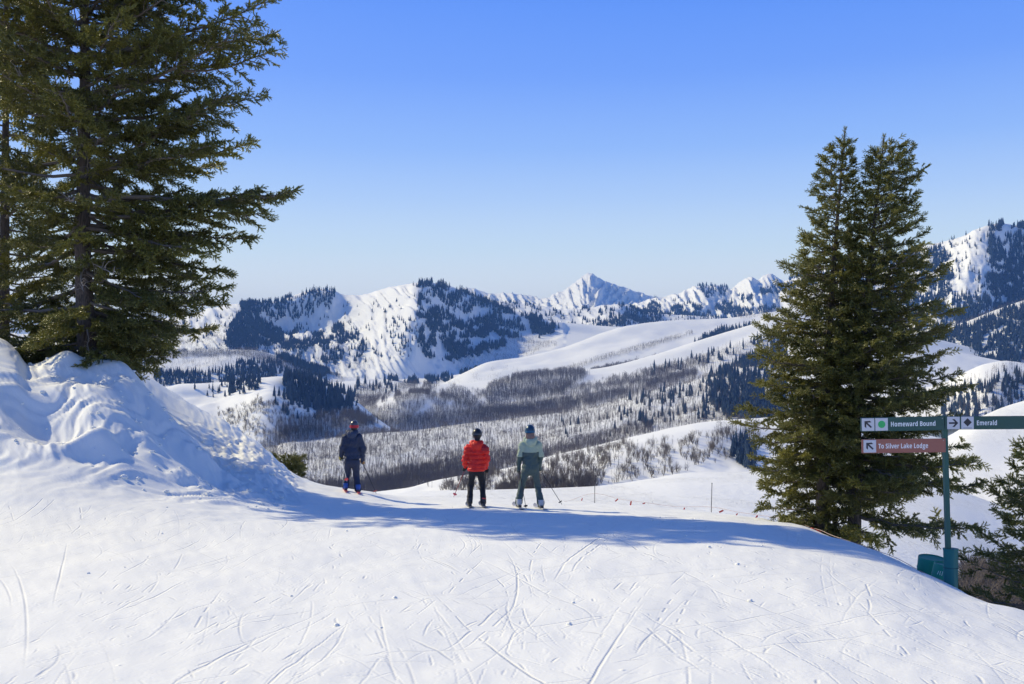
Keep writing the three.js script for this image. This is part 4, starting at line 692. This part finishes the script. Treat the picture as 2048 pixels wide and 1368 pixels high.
  if (o.hair) { const hg = surface(field([ell(J.head.clone().add(V(0, -.075, .055)), [.085, .08, .05]), ell(J.head.clone().add(V(-.03, -.14, .075)), [.045, .06, .035]), ell(J.head.clone().add(V(.035, -.13, .075)), [.05, .06, .035])], .02, (p, dd) => dd + .008 * n3(p.x * 40, p.y * 10, p.z * 40)), J.head.clone().add(V(-.2, -.3, -.15)), J.head.clone().add(V(.2, .1, .2)), .011); mesh('hair', hg, mat(...o.hair, .7), t); }
  // gloves and poles, boots and skis
  ['L', 'R'].forEach((s, i) => {
    const tip = P(...o.tips[i].slice(0, 2), d + o.tips[i][2]).add(V(0, up, 0)), grip = J['wr' + s].clone().add(V(0, -.055, -.015)).add(base), dir = tip.clone().sub(grip).normalize();
    const g = mesh('glove', gloveGeo, mat(...o.gloves[i], .8), t); g.position.copy(grip).sub(base); g.quaternion.setFromUnitVectors(V(0, -1, 0), dir); g.scale.setScalar(1.12); if (s === 'L') g.scale.x *= -1;
    const pl = thing('ski_pole', tip, o.poleLabels[i], 'ski pole'), q = (f) => grip.clone().addScaledVector(dir, f).sub(tip), len = grip.distanceTo(tip);
    mesh('shaft', rod(q(.03), q(len), .0095, .0055, 8), mat(...o.shaft[i], .4, { metalness: .2 }), pl);
    mesh('grip', rod(q(-.075), q(.055), .019, .015, 10), mat(.03, .03, .035, .7), pl);
    const bk = mesh('basket', new THREE.CylinderGeometry(.048, .035, .018, 14), mat(...o.basket, .5), pl); bk.position.copy(q(len - .07)); bk.quaternion.setFromUnitVectors(V(0, -1, 0), dir);
    const bo = mesh('boot', bootGeo, mat(...o.boots, .4), t), an = J['an' + s], gx = an.x + base.x, gz = an.z + base.z, gy = groundAt(gx, gz), slope = (groundAt(gx, gz - .5) - groundAt(gx, gz + .5)), yaw = o.yaw ?? 0;
    const roll = (groundAt(gx + .2, gz) - groundAt(gx - .2, gz)) / .4;
    bo.position.set(an.x, gy + .045 - base.y, an.z); bo.rotation.set(Math.atan(slope), yaw, 0, 'YXZ');
    mesh('buckle', buckleGeo, mat(.5, .5, .52, .35, { metalness: .6 }), bo);
    const sk = thing('ski', V(gx, gy + .012, gz), o.skiLabels[i], 'ski'); sk.rotation.set(Math.atan(slope), yaw, Math.atan(roll), 'YXZ');
    mesh('ski_body', SKI, mat(...o.ski, .35), sk); mesh('binding', binding, mat(.05, .05, .055, .5), sk);
  });
  return t;
}
const solid = (c) => () => () => c;
skier({ d: 22, foot: [954, 1014], build: .93, puff: 1.13, quilt: .095, cuff: .066, label: 'person in a red puffer jacket and black trousers, standing on skis with back turned',
  J: { head: [954.3, 872], shL: [936, 899, .02], shR: [970, 899, .02], elL: [930.5, 921, .05], elR: [973.5, 921, .05], wrL: [929.5, 937, .13], wrR: [971.5, 939, .13], hipL: [945.5, 944], hipR: [960.5, 944], knL: [941, 973, .12], knR: [964.5, 973, .12], anL: [939.5, 1003.5], anR: [966.5, 1004.5] },
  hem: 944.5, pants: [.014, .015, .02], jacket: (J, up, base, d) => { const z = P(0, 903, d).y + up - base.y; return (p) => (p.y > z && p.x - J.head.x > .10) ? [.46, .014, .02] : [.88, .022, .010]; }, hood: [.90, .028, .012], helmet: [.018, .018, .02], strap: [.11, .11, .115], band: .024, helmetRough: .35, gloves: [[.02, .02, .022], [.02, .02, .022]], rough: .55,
  tips: [[907.5, 996, .35], [967.5, 1006, -.1]], shaft: [[.3, .05, .06], [.05, .05, .055]], basket: [.75, .10, .10], boots: [.03, .03, .033], ski: [.16, .16, .17], yaw: .10,
  poleLabels: ['ski pole with red basket held out to the side by the skier in red', 'ski pole with red basket hanging close beside the leg of the skier in red'], skiLabels: ['dark ski under the left boot of the skier in red', 'dark ski under the right boot of the skier in red'] });
skier({ d: 22, foot: [1060, 1018], build: .95, puff: 1.03, cuff: .084, label: 'person in a mint and green ski jacket with grey-green trousers and blue helmet, back turned',
  J: { head: [1060, 865.5], shL: [1045, 892, .02], shR: [1077, 892, .02], elL: [1040, 914, .04], elR: [1081.5, 914, .04], wrL: [1038, 938, .12], wrR: [1079.5, 937, .12], hipL: [1051.5, 945], hipR: [1070, 945], knL: [1043.5, 976, .13], knR: [1075.5, 976, .13], anL: [1037.5, 1006], anR: [1081.5, 1008] },
  hem: 946.5, pants: [.068, .105, .104], jacket: (J, up, base, d) => { const z = P(0, 907.5, d).y + up - base.y, z2 = P(0, 917, d).y + up - base.y; return (p) => { const side = p.x < J.shL.x - .01 || p.x > J.shR.x + .01; const low = side ? z2 : z + .5 * Math.pow(Math.abs(p.x - J.head.x), 2.2); return p.y > low ? [.40, .48, .35] : [.072, .112, .102]; }; }, hood: [.44, .52, .38], helmet: [.018, .06, .11], strap: [.02, .12, .22], band: .05, bandY: -.03, helmetRough: .3, neck: [.30, .19, .14], gloves: [[.16, .18, .15], [.16, .18, .15]], hair: [.30, .19, .14],
  tips: [[1052.5, 1021, -.3], [1124, 1012, -.1]], shaft: [[.04, .04, .045], [.04, .04, .045]], basket: [.04, .04, .045], boots: [.55, .57, .58], ski: [.50, .49, .47], yaw: .12,
  poleLabels: ['dark ski pole planted in front of the left boot of the skier in green', 'dark ski pole slanting out to the right of the skier in green'], skiLabels: ['pale ski under the left boot of the skier in green', 'pale ski under the right boot of the skier in green'] });
skier({ d: 25, foot: [704, 981], build: 1.08, puff: 1.1, cuff: .09, label: 'person in a navy ski suit with red-banded helmet, skiing over the crest with back turned',
  J: { head: [708.5, 851.5], shL: [691, 873, .02], shR: [717.5, 873, .02], elL: [685, 894, .02], elR: [725, 897, .06], wrL: [681, 911, .1], wrR: [722.5, 921, .16], hipL: [696.5, 924], hipR: [711.5, 924], knL: [692.5, 949, .14], knR: [710.5, 951, .16], anL: [691, 970], anR: [716, 976.5] },
  hem: 917, pants: [.022, .036, .080], jacket: solid([.022, .036, .078]), hood: [.04, .06, .115], helmet: [.10, .09, .10], strap: [.55, .02, .035], band: .07, bandY: -.03, helmetRough: .2, gloves: [[.36, .30, .05], [.45, .26, .09]],
  tips: [[694, 962, -.5], [752.5, 986, .1]], shaft: [[.75, .75, .76], [.03, .03, .035]], basket: [.75, .08, .07], boots: [.03, .11, .45], ski: [.5, .05, .06], yaw: .2,
  poleLabels: ['white ski pole with red basket in front of the leg of the skier in navy', 'dark ski pole slanting out to the right of the skier in navy'], skiLabels: ['red ski under the left blue boot of the skier in navy', 'red ski under the right blue boot of the skier in navy'] });
// ---------------------------------------------------------------- trail sign, padded post, drums, rope fence
const canvasTex = (w, h, draw) => { const c = document.createElement('canvas'); c.width = w; c.height = h; draw(c.getContext('2d'), w, h); const t = new THREE.CanvasTexture(c); t.colorSpace = THREE.SRGBColorSpace; return t; };
function rounded(w, h, dpt, r, mat_) { const s = new THREE.Shape(); s.moveTo(-w / 2 + r, -h / 2); s.lineTo(w / 2 - r, -h / 2); s.quadraticCurveTo(w / 2, -h / 2, w / 2, -h / 2 + r); s.lineTo(w / 2, h / 2 - r); s.quadraticCurveTo(w / 2, h / 2, w / 2 - r, h / 2); s.lineTo(-w / 2 + r, h / 2); s.quadraticCurveTo(-w / 2, h / 2, -w / 2, h / 2 - r); s.lineTo(-w / 2, -h / 2 + r); s.quadraticCurveTo(-w / 2, -h / 2, -w / 2 + r, -h / 2); return new THREE.ExtrudeGeometry(s, { depth: dpt, bevelEnabled: true, bevelSize: .002, bevelThickness: .002, bevelSegments: 1 }); }
{
  const d = 13, k = d / F, footP = P(1899.5, 1180, d), topP = P(1888.5, 834, d - .0);
  footP.y = groundAt(footP.x, footP.z) - .3;
  const sign = thing('trail_sign', footP, 'green trail signpost with three direction boards and a teal padded foot', 'signpost');
  const rel = (u, v, dd = d) => P(u, v, dd).sub(footP), post = mat(.020, .105, .085, .55);
  const pb = V(0, 0, 0), pt = rel(1888.5, 833), ax = pt.clone().normalize();
  const pg = new THREE.BoxGeometry(.058, pt.length(), .058).translate(0, pt.length() / 2, 0); const pm = mesh('post', pg, post, sign); pm.quaternion.setFromUnitVectors(V(0, 1, 0), ax);
  const cap_ = mesh('post_cap', new THREE.BoxGeometry(.064, .012, .064), mat(.05, .14, .12, .5), sign); cap_.position.copy(pt).addScaledVector(ax, .008); cap_.quaternion.copy(pm.quaternion);
  const plate = mat(.62, .63, .66, .6), ink = mat(.035, .035, .045, .6), white = mat(.78, .79, .80, .6);
  const arrowShape = () => { const s = new THREE.Shape(); const p = [[-.5, .09], [.16, .09], [-.14, .42], [.10, .42], [.5, 0], [.10, -.42], [-.14, -.42], [.16, -.09], [-.5, -.09]]; p.forEach(([x, y], i) => i ? s.lineTo(x, y) : s.moveTo(x, y)); return s; };
  function board(uL, vL0, vL1, uR, vR0, vR1, color, textIn, icons, label) {
    const dz = d - .045, a = rel(uL, (vL0 + vL1) / 2, dz), b = rel(uR, (vR0 + vR1) / 2, dz), w = a.distanceTo(b), h = (vL1 - vL0 + vR1 - vR0) / 2 * dz / F, c = a.clone().lerp(b, .5);
    const g = new THREE.Group(); g.name = 'board'; g.position.copy(c); g.rotation.z = Math.atan2(b.y - a.y, b.x - a.x); sign.add(g); g.userData.label = label;
    mesh('board_panel', rounded(w, h, .016, .006), mat(...color, .55), g);
    const px = w / (uR - uL), ox = -w / 2;
    icons.forEach(([u, kind]) => {
      const s = 24.5 * px, x = ox + (u - uL) * px; const pl = mesh('symbol_plate', rounded(s, s, .003, .002), plate, g); pl.position.set(x, 0, .0185);
      let m;
      if (kind === 'circle') m = mesh('circle', new THREE.CircleGeometry(s * .295, 40), mat(.045, .47, .14, .6), pl);
      else if (kind === 'diamond') { m = mesh('diamond', new THREE.CircleGeometry(s * .34, 4), ink, pl); const l = mesh('small_print', new THREE.PlaneGeometry(s * .7, s * .05), mat(.25, .25, .27, .7), pl); l.position.set(0, -s * .415, .0065); m.position.y = s * .05; }
      else { m = mesh('arrow', new THREE.ShapeGeometry(arrowShape()), ink, pl); m.scale.setScalar(s * .76); m.rotation.z = kind === 'right' ? 0 : Math.PI * .76; if (kind !== 'right') m.position.set(-s * .02, s * .02, 0); }
      m.position.z = .0065;
    });
    const [txt, tu0, tu1, hp] = textIn, tw = (tu1 - tu0) * px, th = hp * px;
    const tx = canvasTex(1024, Math.round(1024 * th / tw), (q, W, Hh) => { q.fillStyle = '#' + new THREE.Color().setRGB(...color).getHexString(); q.fillRect(0, 0, W, Hh); q.fillStyle = '#eceff0'; q.font = 'bold ' + Math.round(Hh * .72) + 'px sans-serif'; q.textBaseline = 'alphabetic'; const mw = q.measureText(txt).width; q.setTransform(W * .985 / mw, 0, 0, 1, W * .008, 0); q.fillText(txt, 0, Hh * .76); });
    const tm = mesh('lettering', new THREE.PlaneGeometry(tw, th), new THREE.MeshStandardMaterial({ map: tx, roughness: .55 }), g); tm.position.set(ox + ((tu0 + tu1) / 2 - uL) * px, 0, .0205);
    for (const u of [uL + 4, uR - 4]) { const s = mesh('screw', new THREE.CylinderGeometry(.006, .006, .004, 10).rotateX(Math.PI / 2), mat(.4, .4, .4, .4, { metalness: .7 }), g); s.position.set(ox + (u - uL) * px, h * .36, .019); }
    return g;
  }
  board(1721, 836, 862.5, 1887.5, 832.5, 860, [.024, .088, .074], ['Homeward Bound', 1779, 1871, 18.5], [[1735, 'upleft'], [1762, 'circle']], 'green board reading Homeward Bound');
  board(1889.5, 833, 859, 2062, 832, 857.5, [.024, .088, .074], ['Emerald', 1951, 1993.5, 18.5], [[1905.5, 'right'], [1933.5, 'diamond']], 'green board reading Emerald');
  board(1723, 879, 906, 1890, 877, 904, [.37, .138, .098], ['To Silver Lake Lodge', 1754.5, 1856, 18.5], [[1738.5, 'upleft']], 'red-brown board reading To Silver Lake Lodge');
  // padding round the foot of the post
  const w = 28 * k, hh = 84 * k, padA = rel(1901.5, 1178), padB = rel(1901.5, 1097), hp = padB.y - padA.y + .12;
  const pg2 = new THREE.CylinderGeometry(w / 2, w / 2 * .94, hp, 26, 40), pp = pg2.attributes.position;
  for (let i = 0; i < pp.count; i++) { const x = pp.getX(i), y = pp.getY(i), z = pp.getZ(i), a = Math.atan2(z, x), r = Math.hypot(x, z); if (r > .01) { const sq = .93 + .09 * Math.pow(Math.abs(Math.cos(2 * a)), 1), low = smoothstep(-y, 0, hp / 2), s = sq * (1 + .020 * n3(Math.cos(a) * 1.5, y * 5, Math.sin(a) * 1.5) + .035 * low * n3(x * 4, y * 16 + z * 6, 2) + (y > hp / 2 - .03 ? .05 : 0)); pp.setX(i, x * s); pp.setZ(i, z * s); } }
  pg2.computeVertexNormals(); const pad = mesh('post_pad', pg2, mat(.014, .165, .150, .5), sign); pad.position.copy(padA.clone().lerp(padB, .5)).add(V(0, -.06, 0));
  const strapG = new THREE.TorusGeometry(w / 2 * 1.0, .005, 6, 30).rotateX(Math.PI / 2); const st = mesh('pad_seam', strapG, mat(.01, .085, .10, .6), sign); st.position.copy(pad.position).add(V(0, hp * .12, 0));
  // two plastic drums behind the post
  const drum = (u, v0, v1, wpx, dd, tiltZ, tiltX, label) => {
    const R = wpx / 2 * dd / F, H = (v1 - v0) * dd / F + .25, c = P(u, v0, dd), o = thing('drum', c.clone().add(V(0, -H, 0)), label, 'drum');
    const pts = [[0, 0], [R * .95, 0], [R, .02], [R, H * .33], [R * 1.03, H * .36], [R, H * .39], [R, H * .66], [R * 1.03, H * .69], [R, H * .72], [R, H - .02], [R * .985, H], [R * .93, H], [R * .92, H - .012], [0, H - .012]].map((p) => new THREE.Vector2(...p));
    mesh('drum_body', new THREE.LatheGeometry(pts, 40), mat(.016, .27, .17, .42), o); o.rotation.set(tiltX, 0, tiltZ); return [o, R, H];
  };
  drum(1857, 1113, 1150, 51, 14.2, -.05, .10, 'green plastic drum standing upright behind the rope by the padded post');
  const [o2, R2, H2] = drum(1871, 1126, 1162, 36, 13.6, -.2, .06, 'smaller tilted green drum with white painted marks next to the padded post');
  const mk = canvasTex(512, 256, (q, W, Hh) => { q.fillStyle = '#228e73'; q.fillRect(0, 0, W, Hh); q.strokeStyle = '#dfe8e4'; q.fillStyle = '#dfe8e4'; q.lineWidth = 15; q.lineCap = 'round'; q.beginPath(); q.moveTo(40, 200); q.lineTo(60, 80); q.moveTo(112, 70); q.quadraticCurveTo(92, 130, 112, 200); q.moveTo(160, 66); q.lineTo(160, 204); q.stroke(); q.font = 'bold 190px sans-serif'; q.fillText('B', 190, 204); q.beginPath(); q.moveTo(420, 60); q.lineTo(404, 204); q.stroke(); });
  const mg = new THREE.CylinderGeometry(R2 * 1.012, R2 * 1.012, .10, 24, 1, true, -1.0, 2.0), mm = mesh('painted_marks', mg, new THREE.MeshStandardMaterial({ map: mk, roughness: .5 }), o2); mm.position.y = H2 * .52 + .13;
}
{
  // rope line with its poles and pennants along the far edge of the run
  const pole = (u, v, d, lbl) => { const b = P(u, 1100, d); b.y = groundAt(b.x, b.z); const o = thing('rope_pole', b, lbl, 'pole', 'thin poles of the rope line'), top = P(u + (u > 1300 ? 2 : 0), v, d).sub(b); mesh('pole_shaft', rod(V(0, -.15, 0), top, .013, .010, 7), mat(.14, .12, .11, .7), o); mesh('pole_tip', rod(top.clone().multiplyScalar(.985), top.clone().add(V(0, .02, 0)), .014, .012, 7), mat(.05, .05, .05, .7), o); return b.clone().add(top); };
  pole(1189.5, 963, 32, 'thin dark pole of the rope line next to the skier in green'); pole(1422, 967, 28, 'thin dark pole of the rope line, the one closer to the twin firs');
  const ropeMat = mat(.48, .36, .33, .8), run = (name, pts, lbl) => { const c = new THREE.CatmullRomCurve3(pts.map((p) => P(...p))), q = c.getPoints(60), b = q[0].clone(), o = thing(name, b, lbl, 'rope'); mesh('rope_strand', tube(q.map((p) => p.clone().sub(b)), q.map(() => .0052), 6), ropeMat, o); return c; };
  run('boundary_rope', [[1090, 1006, 34], [1130, 1003, 33.5], [1189, 987, 32], [1240, 998, 31.2], [1290, 1005, 30.3], [1350, 1013, 29.3], [1422, 1014, 28], [1475, 1024, 26.5], [1545, 1034, 24.5], [1585, 1041, 22.5]], 'thin rope with red pennants strung between the thin poles');
  run('boundary_rope', [[1560, 1030, 22.5], [1600, 1046, 20.5], [1622, 1055, 19.7], [1640, 1060, 18.8], [1665, 1071, 17.6], [1700, 1083, 16.4], [1790, 1115, 15.0], [1835, 1139, 14.2], [1862, 1152, 13.7], [1890, 1163, 13.3]], 'pale rope running along the snow edge from the twin firs to the padded post');
  const flags = [[1164, 996, 32.8, .25], [1235, 997, 31.3, .8], [1261, 1002, 30.8, .1], [1290, 1005, 30.3, 1.2], [1368, 1015, 29, .3], [1446, 1019, 27.4, 1.1], [1474, 1026, 26.5, .5], [1514, 1030, 25.4, .6]];
  const fg = new THREE.BufferGeometry(); fg.setAttribute('position', new THREE.Float32BufferAttribute([0, 0, 0, .05, -.005, .01, .03, -.16, .02, -.01, -.15, -.015, 0, 0, .004, .05, -.005, .014, .03, -.16, .024, -.01, -.15, -.011], 3)); fg.setIndex([0, 2, 1, 0, 3, 2, 4, 5, 6, 4, 6, 7, 0, 1, 5, 0, 5, 4, 1, 2, 6, 1, 6, 5, 2, 3, 7, 2, 7, 6, 3, 0, 4, 3, 4, 7]); const fgn = fg.toNonIndexed(); fgn.computeVertexNormals();
  const red = mat(.62, .06, .045, .7); let proto;
  flags.forEach(([u, v, d, a], i) => { let o; if (!proto) o = proto = mesh('pennant', fgn, red); else { o = proto.clone(); o.name = numbered('pennant'); scene.add(o); } o.userData = {}; o.position.copy(P(u, v, d)); o.rotation.set(0, .3, -a); o.scale.setScalar(.6 + .15 * (i % 3)); tag(o, 'small red pennant hanging from the thin rope between the poles', 'pennant', 'red pennants on the boundary rope'); });
  // bunched orange flags at the rope's end
  const bunch = (u, v, d, s, lbl) => { const g = []; const r = mulberry(Math.round(u)); for (let k = 0; k < 5; k++) { const b = new THREE.SphereGeometry(.05 * s, 10, 8), p = b.attributes.position; for (let i = 0; i < p.count; i++) { const q = 1 + .35 * n3(p.getX(i) * 28 / s + k * 3, p.getY(i) * 28 / s, p.getZ(i) * 28 / s); p.setXYZ(i, p.getX(i) * q * 1.3, p.getY(i) * q * .6, p.getZ(i) * q); } b.translate((k - 2) * .045 * s, (r() - .5) * .04 * s - .02 * k * s, (r() - .5) * .03); b.computeVertexNormals(); g.push(b); } const o = mesh('tied_flag', mergeGeometries(g), mat(.72, .085, .02, .65)); o.position.copy(P(u, v, d)); tag(o, lbl, 'flag'); };
  bunch(1630, 1058, 19.1, .75, 'bunched orange flag tied to the rope in front of the twin firs'); bunch(1838, 1143, 14.1, .5, 'small orange flag tied to the rope in front of the green drum');
  // clods of broken snow lying on the run and along the bank
  const r = mulberry(99), clod = (() => { const g = new THREE.IcosahedronGeometry(1, 2), p = g.attributes.position; for (let i = 0; i < p.count; i++) { const q = 1 + .3 * n3(p.getX(i) * 1.3, p.getY(i) * 1.3, p.getZ(i) * 1.3); p.setXYZ(i, p.getX(i) * q, p.getY(i) * q * .7, p.getZ(i) * q); } const h = mergeVertices(g.deleteAttribute('normal').deleteAttribute('uv'), 1e-3); h.computeVertexNormals(); return h; })();
  const spots = []; for (let i = 0; i < 150; i++) { const u = 20 + 560 * r(), d = 17 + 8 * r(); spots.push([u, d, .02 + .05 * r() * r()]); } for (let i = 0; i < 40; i++) spots.push([150 + 1700 * r(), 7 + 12 * r(), .008 + .014 * r()]);
  const im = new THREE.InstancedMesh(clod, new THREE.MeshStandardMaterial({ color: SNOW, roughness: .8 }), spots.length), Mx = new THREE.Matrix4();
  spots.forEach(([u, d, s], i) => { const x = (u - 1024) / F * d; im.setMatrixAt(i, Mx.compose(V(x, groundAt(x, -d) + s * .3, -d), new THREE.Quaternion().setFromAxisAngle(V(0, 1, 0), i), V(s, s, s))); });
  im.name = 'snow_crumbs'; im.castShadow = im.receiveShadow = true; scene.add(im); tag(im, 'crumbs of broken snow scattered over the bank and the run', 'snow', undefined, 'stuff');
}
renderer.render(scene, camera);
